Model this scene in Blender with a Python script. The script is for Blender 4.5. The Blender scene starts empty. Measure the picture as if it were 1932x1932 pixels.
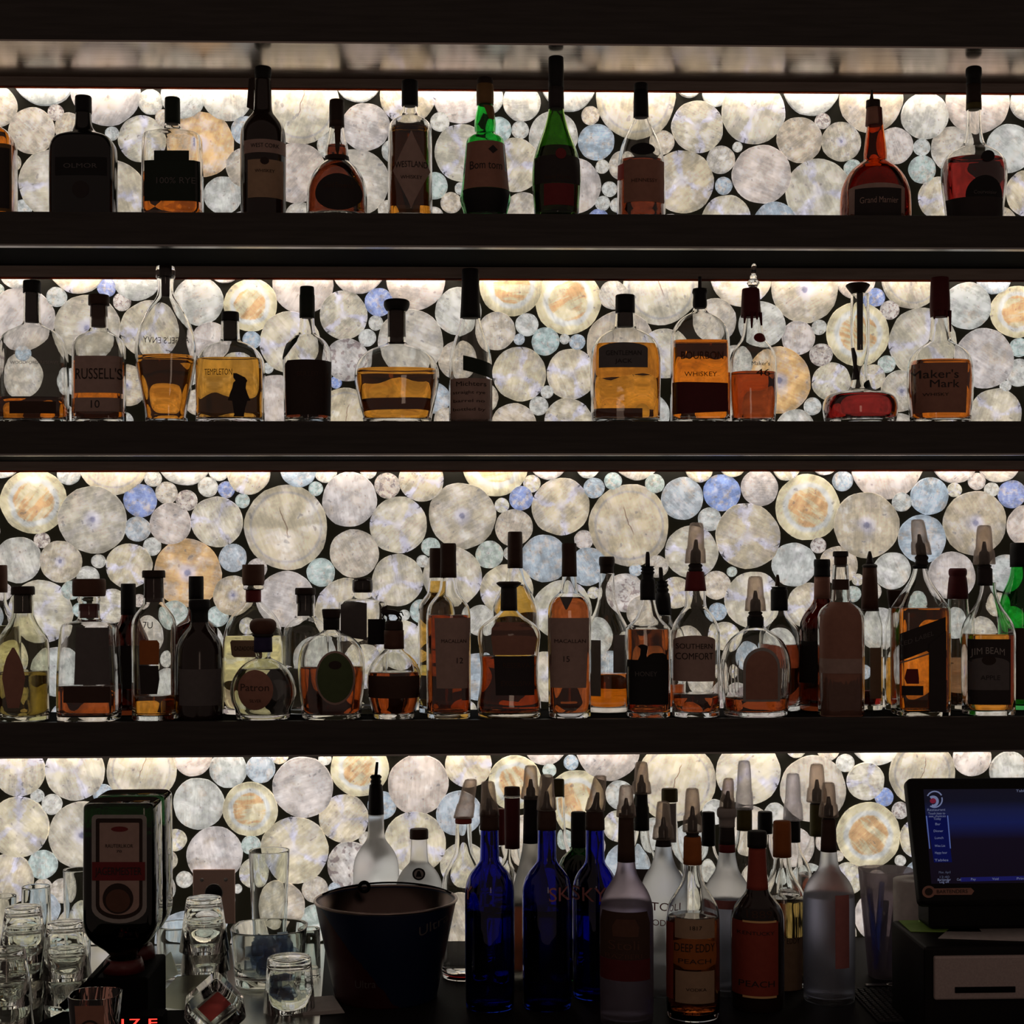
import bpy, bmesh, math, random
from mathutils import Vector, Matrix
random.seed(7)
SC = bpy.context.scene
COL = SC.collection
# ---------------------------------------------------------------- camera
FPX, CXP, HOR = 3000.0, 966.0, 1081.0
YAW, ROLL = math.radians(1.9), 0.0031
Fw = Vector((math.sin(YAW), math.cos(YAW), 0))
R0 = Vector((math.cos(YAW), -math.sin(YAW), 0)); U0 = Vector((0, 0, 1))
Rt = R0 * math.cos(ROLL) - U0 * math.sin(ROLL)
Up = U0 * math.cos(ROLL) + R0 * math.sin(ROLL)
CAM = Vector((-3.25 * math.tan(YAW), -3.25, 1.68))
cd = bpy.data.cameras.new('camera'); co = bpy.data.objects.new('camera', cd); COL.objects.link(co)
cd.sensor_width = 36; cd.lens = FPX / 1932 * 36; cd.shift_y = (HOR - 966) / 1932
cd.clip_start = 0.05
m = Matrix.Identity(4)
for i in range(3):
    m[i][0] = Rt[i]; m[i][1] = Up[i]; m[i][2] = -Fw[i]; m[i][3] = CAM[i]
co.matrix_world = m
SC.camera = co
# ---------------------------------------------------------------- view, world, room light
SC.view_settings.view_transform = 'Standard'; SC.view_settings.look = 'None'
SC.view_settings.gamma = 1; SC.view_settings.use_curve_mapping = False
SC.view_settings.exposure = 0.0
SC.cycles.use_denoising = True
SC.cycles.max_bounces = 40; SC.cycles.transmission_bounces = 36; SC.cycles.transparent_max_bounces = 24
SC.cycles.diffuse_bounces = 4; SC.cycles.glossy_bounces = 8
SC.cycles.caustics_reflective = False; SC.cycles.caustics_refractive = True
SC.cycles.sample_clamp_indirect = 6.0
w = bpy.data.worlds.new('world'); SC.world = w; w.use_nodes = True
w.node_tree.nodes['Background'].inputs[0].default_value = (0.110, 0.080, 0.068, 1)
w.node_tree.nodes['Background'].inputs[1].default_value = 1.0
def area(name, loc, rot, sx, sy, power, col):
    l = bpy.data.lights.new(name, 'AREA'); l.shape = 'RECTANGLE'; l.size = sx; l.size_y = sy
    l.energy = power; l.color = col
    o = bpy.data.objects.new(name, l); COL.objects.link(o); o.location = loc; o.rotation_euler = rot
    return o
area('room_lamp', (0.25, -5.2, 1.75), (math.radians(90), 0, 0), 0.45, 1.3, 2.2, (1, .72, .55))

def ray(px, py):
    return Fw + Rt * ((px - CXP) / FPX) + Up * ((HOR - py) / FPX)
def P(px, py, Y):                     # the world point at depth plane Y that pixel shows
    d = ray(px, py); t = (Y - CAM.y) / d.y
    return CAM + d * t
def mpp(px, Y):                       # metres per pixel at that plane
    d = ray(px, HOR); return (Y - CAM.y) / d.y / FPX
def at_z(px, py, z):
    d = ray(px, py); t = (z - CAM.z) / d.z
    return CAM + d * t
# ---------------------------------------------------------------- materials
MATS = {}
def newmat(name):
    mt = bpy.data.materials.new(name); mt.use_nodes = True
    nt = mt.node_tree; nt.nodes.clear()
    out = nt.nodes.new('ShaderNodeOutputMaterial')
    return mt, nt, out
def N(nt, typ, **kw):
    n = nt.nodes.new(typ)
    for k, v in kw.items(): setattr(n, k, v)
    return n
def setin(n, **kw):
    for k, v in kw.items(): n.inputs[k.replace('_', ' ')].default_value = v
def c4(c): return (c[0], c[1], c[2], 1)
def plain(name, col, rough=.5, metal=0, noise=.25, scale=60, spec=.5, stretch=None, bump=0):
    if name in MATS: return MATS[name]
    mt, nt, out = newmat(name)
    p = N(nt, 'ShaderNodeBsdfPrincipled')
    setin(p, Roughness=rough, Metallic=metal)
    p.inputs['Specular IOR Level'].default_value = spec
    tc = N(nt, 'ShaderNodeTexCoord'); mp = N(nt, 'ShaderNodeMapping')
    nt.links.new(tc.outputs['Object'], mp.inputs[0])
    if stretch: mp.inputs['Scale'].default_value = stretch
    nz = N(nt, 'ShaderNodeTexNoise'); setin(nz, Scale=scale, Detail=4)
    nt.links.new(mp.outputs[0], nz.inputs['Vector'])
    mx = N(nt, 'ShaderNodeMix', data_type='RGBA')
    mx.inputs[6].default_value = c4([x * (1 - noise) for x in col]); mx.inputs[7].default_value = c4([min(1, x * (1 + noise)) for x in col])
    nt.links.new(nz.outputs['Fac'], mx.inputs[0]); nt.links.new(mx.outputs[2], p.inputs['Base Color'])
    if bump:
        b = N(nt, 'ShaderNodeBump'); setin(b, Strength=bump, Distance=.002)
        nt.links.new(nz.outputs['Fac'], b.inputs['Height']); nt.links.new(b.outputs[0], p.inputs['Normal'])
    nt.links.new(p.outputs[0], out.inputs[0]); MATS[name] = mt
    return mt
def glassm(name, col=(1, 1, 1), ior=1.45, rough=0.0):
    if name in MATS: return MATS[name]
    mt, nt, out = newmat(name)
    p = N(nt, 'ShaderNodeBsdfPrincipled')
    setin(p, Base_Color=c4(col), Roughness=rough, IOR=ior); p.inputs['Transmission Weight'].default_value = 1
    # faint waviness of blown glass
    tc = N(nt, 'ShaderNodeTexCoord'); nz = N(nt, 'ShaderNodeTexNoise'); setin(nz, Scale=26.0, Detail=1.5)
    b = N(nt, 'ShaderNodeBump'); setin(b, Strength=.10, Distance=.004)
    nt.links.new(tc.outputs['Object'], nz.inputs['Vector']); nt.links.new(nz.outputs['Fac'], b.inputs['Height'])
    nt.links.new(b.outputs[0], p.inputs['Normal'])
    nt.links.new(p.outputs[0], out.inputs[0]); MATS[name] = mt
    return mt
def frosted(name, col, clear=.12):
    if name in MATS: return MATS[name]
    mt, nt, out = newmat(name)
    t0 = N(nt, 'ShaderNodeBsdfTranslucent'); t0.inputs[0].default_value = c4(col)
    rf = N(nt, 'ShaderNodeBsdfRefraction'); rf.inputs[0].default_value = c4(col); rf.inputs['Roughness'].default_value = .5; rf.inputs['IOR'].default_value = 1.12
    t = N(nt, 'ShaderNodeMixShader'); t.inputs[0].default_value = .88
    nt.links.new(t0.outputs[0], t.inputs[1]); nt.links.new(rf.outputs[0], t.inputs[2])
    d = N(nt, 'ShaderNodeBsdfDiffuse'); d.inputs[0].default_value = c4(col)
    tr = N(nt, 'ShaderNodeBsdfTransparent'); tr.inputs[0].default_value = c4(col)
    g = N(nt, 'ShaderNodeBsdfGlossy'); g.inputs['Roughness'].default_value = .35
    m1 = N(nt, 'ShaderNodeMixShader'); m1.inputs[0].default_value = .05
    m2 = N(nt, 'ShaderNodeMixShader'); m2.inputs[0].default_value = clear
    m3 = N(nt, 'ShaderNodeMixShader'); m3.inputs[0].default_value = .03
    L = nt.links.new
    L(t.outputs[0], m1.inputs[1]); L(d.outputs[0], m1.inputs[2]); L(m1.outputs[0], m2.inputs[1]); L(tr.outputs[0], m2.inputs[2])
    L(m2.outputs[0], m3.inputs[1]); L(g.outputs[0], m3.inputs[2]); L(m3.outputs[0], out.inputs[0])
    MATS[name] = mt
    return mt
def smoke(name, col, gl=.05, haze=.12):
    if name in MATS: return MATS[name]
    mt, nt, out = newmat(name)
    tr = N(nt, 'ShaderNodeBsdfTransparent'); tr.inputs[0].default_value = c4(col)
    g = N(nt, 'ShaderNodeBsdfGlossy'); g.inputs['Roughness'].default_value = .15
    d = N(nt, 'ShaderNodeBsdfTranslucent'); d.inputs[0].default_value = c4(col)
    lw = N(nt, 'ShaderNodeLayerWeight'); lw.inputs['Blend'].default_value = .35
    mr = N(nt, 'ShaderNodeMapRange'); mr.inputs['To Min'].default_value = .12 * haze / .12; mr.inputs['To Max'].default_value = .75
    m1 = N(nt, 'ShaderNodeMixShader'); m2 = N(nt, 'ShaderNodeMixShader'); m2.inputs[0].default_value = gl
    L = nt.links.new
    L(lw.outputs['Facing'], mr.inputs[0]); L(mr.outputs[0], m1.inputs[0])
    L(tr.outputs[0], m1.inputs[1]); L(d.outputs[0], m1.inputs[2]); L(m1.outputs[0], m2.inputs[1]); L(g.outputs[0], m2.inputs[2])
    L(m2.outputs[0], out.inputs[0]); MATS[name] = mt
    return mt
def emit(name, col, s):
    if name in MATS: return MATS[name]
    mt, nt, out = newmat(name)
    e = N(nt, 'ShaderNodeEmission'); e.inputs[0].default_value = c4(col); e.inputs[1].default_value = s
    nt.links.new(e.outputs[0], out.inputs[0]); MATS[name] = mt
    return mt
def sheet(name, col):                 # paper and label stock
    return plain(name, col, .6, 0, .18, 90, .2)

WOODD = plain('dark_stained_wood', (.045, .040, .036), .5, 0, .45, 9, .15, (1, 1, 14), .15)
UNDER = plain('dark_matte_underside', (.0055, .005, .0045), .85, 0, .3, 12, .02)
CLEATM = plain('cleat_wood', (.34, .28, .24), .6, 0, .35, 12, .2, (1, 1, 14))
TRIM = plain('brushed_edge_trim', (.26, .25, .24), .34, 1, .2, 40, .5, (.3, 1, 1))
COUNTER = plain('black_stone_counter', (.010, .009, .009), .6, 0, .5, 120, .06)
BACKB = plain('black_backing_board', (.012, .011, .009), .7, 0, .4, 6, .2)
BLK = plain('black_plastic', (.008, .0075, .0075), .5, 0, .2, 50, .12)
MBLK = plain('black_matte', (.004, .004, .004), .7, 0, .2, 50, .04)
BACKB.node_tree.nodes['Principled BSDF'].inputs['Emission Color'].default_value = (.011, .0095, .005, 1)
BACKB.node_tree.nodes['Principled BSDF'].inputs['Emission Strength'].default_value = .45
# soffit: lacquered panel with horizontal brush streaks that mirrors the lit wall
def soffit_mat():
    mt, nt, out = newmat('lacquered_soffit')
    L = nt.links.new
    tc = N(nt, 'ShaderNodeTexCoord'); mp = N(nt, 'ShaderNodeMapping'); mp.inputs['Scale'].default_value = (3, 160, 1)
    nz = N(nt, 'ShaderNodeTexNoise'); setin(nz, Scale=2.0, Detail=5)
    L(tc.outputs['Object'], mp.inputs[0]); L(mp.outputs[0], nz.inputs['Vector'])
    r = N(nt, 'ShaderNodeMapRange'); r.inputs['To Min'].default_value = .10; r.inputs['To Max'].default_value = .30
    L(nz.outputs['Fac'], r.inputs[0])
    cr = N(nt, 'ShaderNodeMix', data_type='RGBA'); cr.inputs[6].default_value = (.26, .225, .20, 1); cr.inputs[7].default_value = (.66, .59, .53, 1)
    L(nz.outputs['Fac'], cr.inputs[0])
    g = N(nt, 'ShaderNodeBsdfGlossy'); L(cr.outputs[2], g.inputs[0]); L(r.outputs[0], g.inputs['Roughness'])
    d = N(nt, 'ShaderNodeBsdfDiffuse'); d.inputs[0].default_value = (.05, .04, .035, 1)
    mx = N(nt, 'ShaderNodeMixShader'); mx.inputs[0].default_value = .8
    L(d.outputs[0], mx.inputs[1]); L(g.outputs[0], mx.inputs[2]); L(mx.outputs[0], out.inputs[0])
    return mt
SOFF = soffit_mat()
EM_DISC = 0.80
def disc_mat(kind):
    mt, nt, out = newmat('log_slice_' + kind)
    L = nt.links.new
    def M(op, a, b=None, c=None, clamp=False):
        n = N(nt, 'ShaderNodeMath', operation=op, use_clamp=clamp)
        for i, v in enumerate((a, b, c)):
            if v is None: continue
            if isinstance(v, (int, float)): n.inputs[i].default_value = v
            else: L(v, n.inputs[i])
        return n.outputs[0]
    def mix(f, a, b, mode='MIX'):
        n = N(nt, 'ShaderNodeMix', data_type='RGBA', blend_type=mode)
        for i, v in ((0, f), (6, a), (7, b)):
            if isinstance(v, (int, float)): n.inputs[i].default_value = v
            elif isinstance(v, tuple): n.inputs[i].default_value = c4(v)
            else: L(v, n.inputs[i])
        return n.outputs[2]
    def ramp(v, lo, hi):
        n = N(nt, 'ShaderNodeMapRange', interpolation_type='SMOOTHSTEP')
        L(v, n.inputs[0]); n.inputs['From Min'].default_value = lo; n.inputs['From Max'].default_value = hi
        return n.outputs[0]
    tc = N(nt, 'ShaderNodeTexCoord'); oi = N(nt, 'ShaderNodeObjectInfo')
    pos = tc.outputs['Object']
    sx = N(nt, 'ShaderNodeSeparateXYZ'); L(pos, sx.inputs[0])
    x, z = sx.outputs[0], sx.outputs[2]
    rho = M('SQRT', M('ADD', M('MULTIPLY', x, x), M('MULTIPLY', z, z)))
    ang = M('ARCTAN2', z, x)
    seed = M('MULTIPLY', oi.outputs['Random'], 60.0)
    cmb = N(nt, 'ShaderNodeCombineXYZ'); L(x, cmb.inputs[0]); L(seed, cmb.inputs[1]); L(z, cmb.inputs[2])
    def noise(scale, detail=4, sc=None, rough=.6):
        v = cmb.outputs[0]
        if sc:
            mp = N(nt, 'ShaderNodeMapping'); mp.inputs['Scale'].default_value = sc; L(v, mp.inputs[0]); v = mp.outputs[0]
        n = N(nt, 'ShaderNodeTexNoise'); setin(n, Scale=scale, Detail=detail, Roughness=rough); L(v, n.inputs['Vector'])
        return n.outputs['Fac']
    tint = oi.outputs['Color']
    n1 = noise(1.6, 6); n2 = noise(2.6, 5, (1, 1, 1.0)); n3 = noise(2.0, 4, (7, 1, .8)); n4 = noise(4.6, 5)
    n5 = noise(1.3, 7, None, .72)
    val = M('ADD', M('MULTIPLY', ramp(n1, .36, .64), .50), .72)
    val = M('MULTIPLY', val, M('ADD', M('MULTIPLY', ramp(n3, .3, .72), .22), .89))
    val = M('MULTIPLY', val, M('ADD', M('MULTIPLY', ramp(n4, .32, .68), .22), .88))
    colr = mix(M('MULTIPLY', ramp(n2, .44, .66), .45), tint, (.68, .65, .68))
    colr = mix(M('MULTIPLY', ramp(n5, .50, .66), .50), colr, (.60, .47, .32))
    colr = mix(M('MULTIPLY', ramp(noise(2.3, 6), .55, .72), .45), colr, (.74, .74, .72))
    lilac = (.66, .64, .78)
    if kind == 'c':
        k = M('COSINE', M('ADD', M('MULTIPLY', ang, 3.0), M('MULTIPLY', n1, 3.0)))
        wedge = M('MULTIPLY', ramp(M('ADD', k, M('MULTIPLY', M('SUBTRACT', n4, .5), 1.2)), .55, 1.15), ramp(rho, .02, .35))
        k2 = M('MULTIPLY', M('MULTIPLY', wedge, ramp(n2, .26, .50)), .9)
        colr = mix(k2, colr, lilac)
        colr = mix(M('MULTIPLY', M('SUBTRACT', 1.0, ramp(rho, .0, .30)), .55), colr, lilac)
        crack = M('MULTIPLY', ramp(k, .996, .9995), ramp(rho, .80, .98))
        val = M('MULTIPLY', val, M('SUBTRACT', 1.0, M('MULTIPLY', crack, .8)))
    if kind == 'g':
        colr = mix(M('MULTIPLY', M('SUBTRACT', 1.0, ramp(M('ADD', rho, M('MULTIPLY', n4, .2)), .22, .46)), .6), colr, lilac)
        colr = mix(M('SUBTRACT', 1.0, ramp(M('ADD', rho, M('MULTIPLY', n4, .16)), .12, .21)), colr, (.30, .29, .40))
    if kind == 'o':
        rr = M('ADD', rho, M('MULTIPLY', M('SUBTRACT', n1, .5), .25))
        core = M('SUBTRACT', 1.0, ramp(rr, .56, .64))
        patch = M('MULTIPLY', core, ramp(noise(1.5, 5, (.6, 1, 2.6)), .42, .56))
        colr = mix(.6, colr, (.84, .74, .48))
        colr = mix(M('MULTIPLY', M('MULTIPLY', ramp(rr, .54, .64), M('SUBTRACT', 1.0, ramp(rr, .70, .82))), .55), colr, (.66, .72, .82))
        colr = mix(M('MULTIPLY', patch, .8), colr, (.72, .40, .18))
    if kind == 's':
        bl = ramp(noise(2.9, 2), .53, .60)
        colr = mix(M('MULTIPLY', bl, .75), colr, (.26, .19, .19))
    if kind == 'r':
        ring = M('MULTIPLY', ramp(M('ADD', rho, M('MULTIPLY', n1, .08)), .82, .87), M('SUBTRACT', 1.0, ramp(M('ADD', rho, M('MULTIPLY', n1, .08)), .875, .93)))
        colr = mix(M('MULTIPLY', ring, .55), colr, (.36, .35, .38))
        ck = M('MULTIPLY', M('SUBTRACT', 1.0, ramp(M('ABSOLUTE', M('ADD', x, M('MULTIPLY', M('SUBTRACT', noise(2.4, 2, (.1, 1, 1)), .5), .22))), .004, .020)), M('SUBTRACT', 1.0, ramp(M('ABSOLUTE', M('SUBTRACT', z, .12)), .25, .45)))
        colr = mix(M('MULTIPLY', ck, .8), colr, (.22, .12, .08))
    # small dark knots and a tone that darkens towards the rim
    kn = ramp(noise(5.2, 1), .70, .74)
    colr = mix(M('MULTIPLY', kn, .45), colr, (.16, .15, .17))
    val = M('MULTIPLY', val, M('SUBTRACT', 1.0, M('MULTIPLY', ramp(rho, .72, 1.0), .24)))
    fin = N(nt, 'ShaderNodeVectorMath', operation='SCALE'); L(colr, fin.inputs[0]); L(val, fin.inputs['Scale'])
    p = N(nt, 'ShaderNodeBsdfPrincipled'); setin(p, Roughness=.6)
    p.inputs['Specular IOR Level'].default_value = .2
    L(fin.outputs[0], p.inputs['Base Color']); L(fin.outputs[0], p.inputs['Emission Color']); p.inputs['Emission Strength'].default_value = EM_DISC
    L(p.outputs[0], out.inputs[0])
    try: mt.cycles.emission_sampling = 'NONE'
    except Exception: pass
    return mt
DM = {k: disc_mat(k) for k in 'pcgosr'}
# ---------------------------------------------------------------- object helpers
def link(name, me, mat=None, parent=None, loc=None):
    o = bpy.data.objects.new(name, me); COL.objects.link(o)
    if mat is not None and me is not None and not me.materials: me.materials.append(mat)
    if parent is not None: o.parent = parent
    if loc is not None: o.location = loc
    return o
def thing(name, label, cat, loc, group=None, rz=0):
    o = bpy.data.objects.new(name, None); COL.objects.link(o); o.empty_display_size = .03
    o.location = loc; o.rotation_euler = (0, 0, rz); o['label'] = label; o['category'] = cat
    if group: o['group'] = group
    return o
def tag(o, label, cat, group=None):
    o['label'] = label; o['category'] = cat
    if group: o['group'] = group
    return o
def mesh(name, vs, fs, smooth=False):
    me = bpy.data.meshes.new(name); me.from_pydata(vs, [], fs); me.update()
    if smooth:
        me.polygons.foreach_set('use_smooth', [True] * len(me.polygons))
    return me
def box_me(name, lo, hi, bev=0, seg=2):
    bm = bmesh.new(); bmesh.ops.create_cube(bm, size=1)
    for v in bm.verts:
        v.co = Vector([lo[i] + (v.co[i] + .5) * (hi[i] - lo[i]) for i in range(3)])
    if bev: bmesh.ops.bevel(bm, geom=bm.edges[:] , offset=bev, segments=seg, affect='EDGES', profile=.5)
    bmesh.ops.recalc_face_normals(bm, faces=bm.faces)
    me = bpy.data.meshes.new(name); bm.to_mesh(me); bm.free()
    return me
def box(name, lo, hi, mat, parent=None, bev=0):
    return link(name, box_me(name, lo, hi, bev), mat, parent)
def hull_me(name, pts, bev=0):
    bm = bmesh.new()
    for p in pts: bm.verts.new(p)
    bmesh.ops.convex_hull(bm, input=bm.verts[:])
    bmesh.ops.dissolve_limit(bm, angle_limit=.02, verts=bm.verts[:], edges=bm.edges[:])
    if bev: bmesh.ops.bevel(bm, geom=bm.edges[:], offset=bev, segments=2, affect='EDGES', profile=.5)
    bmesh.ops.recalc_face_normals(bm, faces=bm.faces)
    me = bpy.data.meshes.new(name); bm.to_mesh(me); bm.free()
    return me
def ring_pts(a, b, n, z, cnt, ox=0.0):
    e = 2.0 / n; out = []
    for i in range(cnt):
        t = 2 * math.pi * i / cnt
        c, s = math.cos(t), math.sin(t)
        out.append((ox + a * math.copysign(abs(c) ** e, c), b * math.copysign(abs(s) ** e, s), z))
    return out
def loft(name, rings, cnt=40, close=False, sharp=None):
    vs, fs = [], []
    for (z, a, b, n, ox) in rings: vs += ring_pts(max(a, 1e-4), max(b, 1e-4), n, z, cnt, ox)
    k = len(rings)
    for j in range(k - 1):
        for i in range(cnt):
            i2 = (i + 1) % cnt
            fs.append((j * cnt + i, j * cnt + i2, (j + 1) * cnt + i2, (j + 1) * cnt + i))
    fs.append(tuple(range(cnt - 1, -1, -1))); fs.append(tuple((k - 1) * cnt + i for i in range(cnt)))
    me = mesh(name, vs, fs, True)
    return me
def chaikin(pts, it=2):
    for _ in range(it):
        o = [pts[0]]
        for a, b in zip(pts, pts[1:]):
            o.append(tuple(.75 * p + .25 * q for p, q in zip(a, b))); o.append(tuple(.25 * p + .75 * q for p, q in zip(a, b)))
        o.append(pts[-1]); pts = o
    r = [pts[0]]
    for p in pts[1:]:
        if abs(p[0] - r[-1][0]) + abs(p[1] - r[-1][1]) > 1e-5: r.append(p)
    return r
def tube_me(name, pts, r, cnt=10, taper=None):
    vs, fs = [], []
    pts = [Vector(p) for p in pts]
    for j, p in enumerate(pts):
        d = (pts[min(j + 1, len(pts) - 1)] - pts[max(j - 1, 0)]).normalized()
        u = d.cross(Vector((0, 1, 0)));  u = u.normalized() if u.length > .05 else Vector((1, 0, 0)); v = d.cross(u)
        rr = r if not taper else r * taper[j]
        vs += [tuple(p + (u * math.cos(2 * math.pi * i / cnt) + v * math.sin(2 * math.pi * i / cnt)) * rr) for i in range(cnt)]
    for j in range(len(pts) - 1):
        for i in range(cnt):
            i2 = (i + 1) % cnt; fs.append((j * cnt + i, j * cnt + i2, (j + 1) * cnt + i2, (j + 1) * cnt + i))
    fs.append(tuple(range(cnt - 1, -1, -1))); fs.append(tuple((len(pts) - 1) * cnt + i for i in range(cnt)))
    return mesh(name, vs, fs, True)
def torus_me(name, R, r, axis='Y', a=28, b=8):
    vs, fs = [], []
    for i in range(a):
        t = 2 * math.pi * i / a
        for j in range(b):
            s = 2 * math.pi * j / b
            x, y, z = (R + r * math.cos(s)) * math.cos(t), r * math.sin(s), (R + r * math.cos(s)) * math.sin(t)
            vs.append((x, y, z) if axis == 'Y' else (x, -z, y))
    for i in range(a):
        for j in range(b):
            fs.append((i * b + j, ((i + 1) % a) * b + j, ((i + 1) % a) * b + (j + 1) % b, i * b + (j + 1) % b))
    return mesh(name, vs, fs, True)
TXT = {}
def text_geo(s):
    if s in TXT: return TXT[s]
    c = bpy.data.curves.new('t', 'FONT'); c.body = s; c.align_x = 'CENTER'; c.align_y = 'CENTER'; c.size = 1.0; c.resolution_u = 3
    o = bpy.data.objects.new('t', c); COL.objects.link(o)
    bpy.context.view_layer.update()
    me = bpy.data.meshes.new_from_object(o.evaluated_get(bpy.context.evaluated_depsgraph_get()))
    vs = [tuple(v.co[:2]) for v in me.vertices]; fs = [tuple(p.vertices) for p in me.polygons]
    bpy.data.objects.remove(o); bpy.data.curves.remove(c); bpy.data.meshes.remove(me)
    TXT[s] = (vs, fs)
    return TXT[s]
# ---------------------------------------------------------------- shelves and lit wall
XL, XR = -1.7, 1.7
YF = -0.25
def zf(py, Y=YF): return P(966, py, Y).z
tag(link('wall_back', box_me('wall_back', (XL, .012, .2), (XR, .1, 3.0)), BACKB), 'x', 'x')
bpy.data.objects['wall_back']['kind'] = 'structure'
del bpy.data.objects['wall_back']['label']; del bpy.data.objects['wall_back']['category']
fl = box('floor', (XL, -4.5, -.06), (XR, .1, 0), plain('floor_dark', (.03, .025, .02), .6)); fl['kind'] = 'structure'
# py: fascia top, fascia bottom, cleat bottom
SHELVES = [('soffit', -70, 84.5, 171.5, 'dark wooden bulkhead above the top shelf with a lacquered underside mirroring the lit wall', 'bulkhead'),
           ('shelf', 403, 467, 528.5, 'top dark wooden shelf, the one right under the bulkhead', 'shelf'),
           ('shelf', 794.5, 859, 890, 'middle dark wooden shelf of the three', 'shelf'),
           ('shelf', 1358, 1425, None, 'lowest dark wooden shelf, crowded with two rows of bottles', 'shelf')]
SHZ = []
LEDS = [22.0, 13.0, 11.0, 13.0]
LIP = frosted('amber_lip', (.20, .065, .008), .0)
for i, (nm, a, b, c, lab, cat) in enumerate(SHELVES):
    zt, zb = zf(a), zf(b)
    t = thing(nm, lab, cat, (0, 0, zb), 'dark wooden shelves' if nm == 'shelf' else None)
    def pt(name, lo, hi, mat, bev=0):
        return link(name, box_me(name, (lo[0], lo[1], lo[2] - zb), (hi[0], hi[1], hi[2] - zb), bev), mat, t)
    e = .0035
    pt('fascia', (XL, YF, zb + e), (XR, YF + .02, zt), WOODD, .0012)
    if nm == 'shelf':
        pt('edge_trim', (XL, YF + .0005, zb), (XR, YF + .0195, zb + e), TRIM)
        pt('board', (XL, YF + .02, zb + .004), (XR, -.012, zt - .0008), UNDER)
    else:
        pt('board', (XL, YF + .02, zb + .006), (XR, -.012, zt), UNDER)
        pt('underside_panel', (XL, YF + .001, zb), (XR, -.036, zb + e), SOFF)
    zc = P(966, c, -.036).z if c else zb - .016
    pt('cleat', (XL, -.036, zc + .0035), (XR, -.029, zb + .004), CLEATM)
    pt('diffuser_lip', (XL, -.0355, zc), (XR, -.030, zc + .0035), LIP)
    pt('led_strip', (XL, -.026, zb - .0005), (XR, -.016, zb + .0025), emit('led_tape_%d' % i, (1, .90, .76), LEDS[i]))
    SHZ.append(zt)
COUNTER_Z = 1.68 - .75
ct = thing('counter', 'black stone back bar counter below the shelves carrying glasses, bottles and till', 'counter', (0, -.5, COUNTER_Z))
link('worktop', box_me('worktop', (XL, -.52, -.04), (XR, .49, 0), .003), COUNTER, ct)
link('cabinet_front', box_me('cabinet_front', (XL, -.46, -.93), (XR, .49, -.0402)), WOODD, ct)
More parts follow.
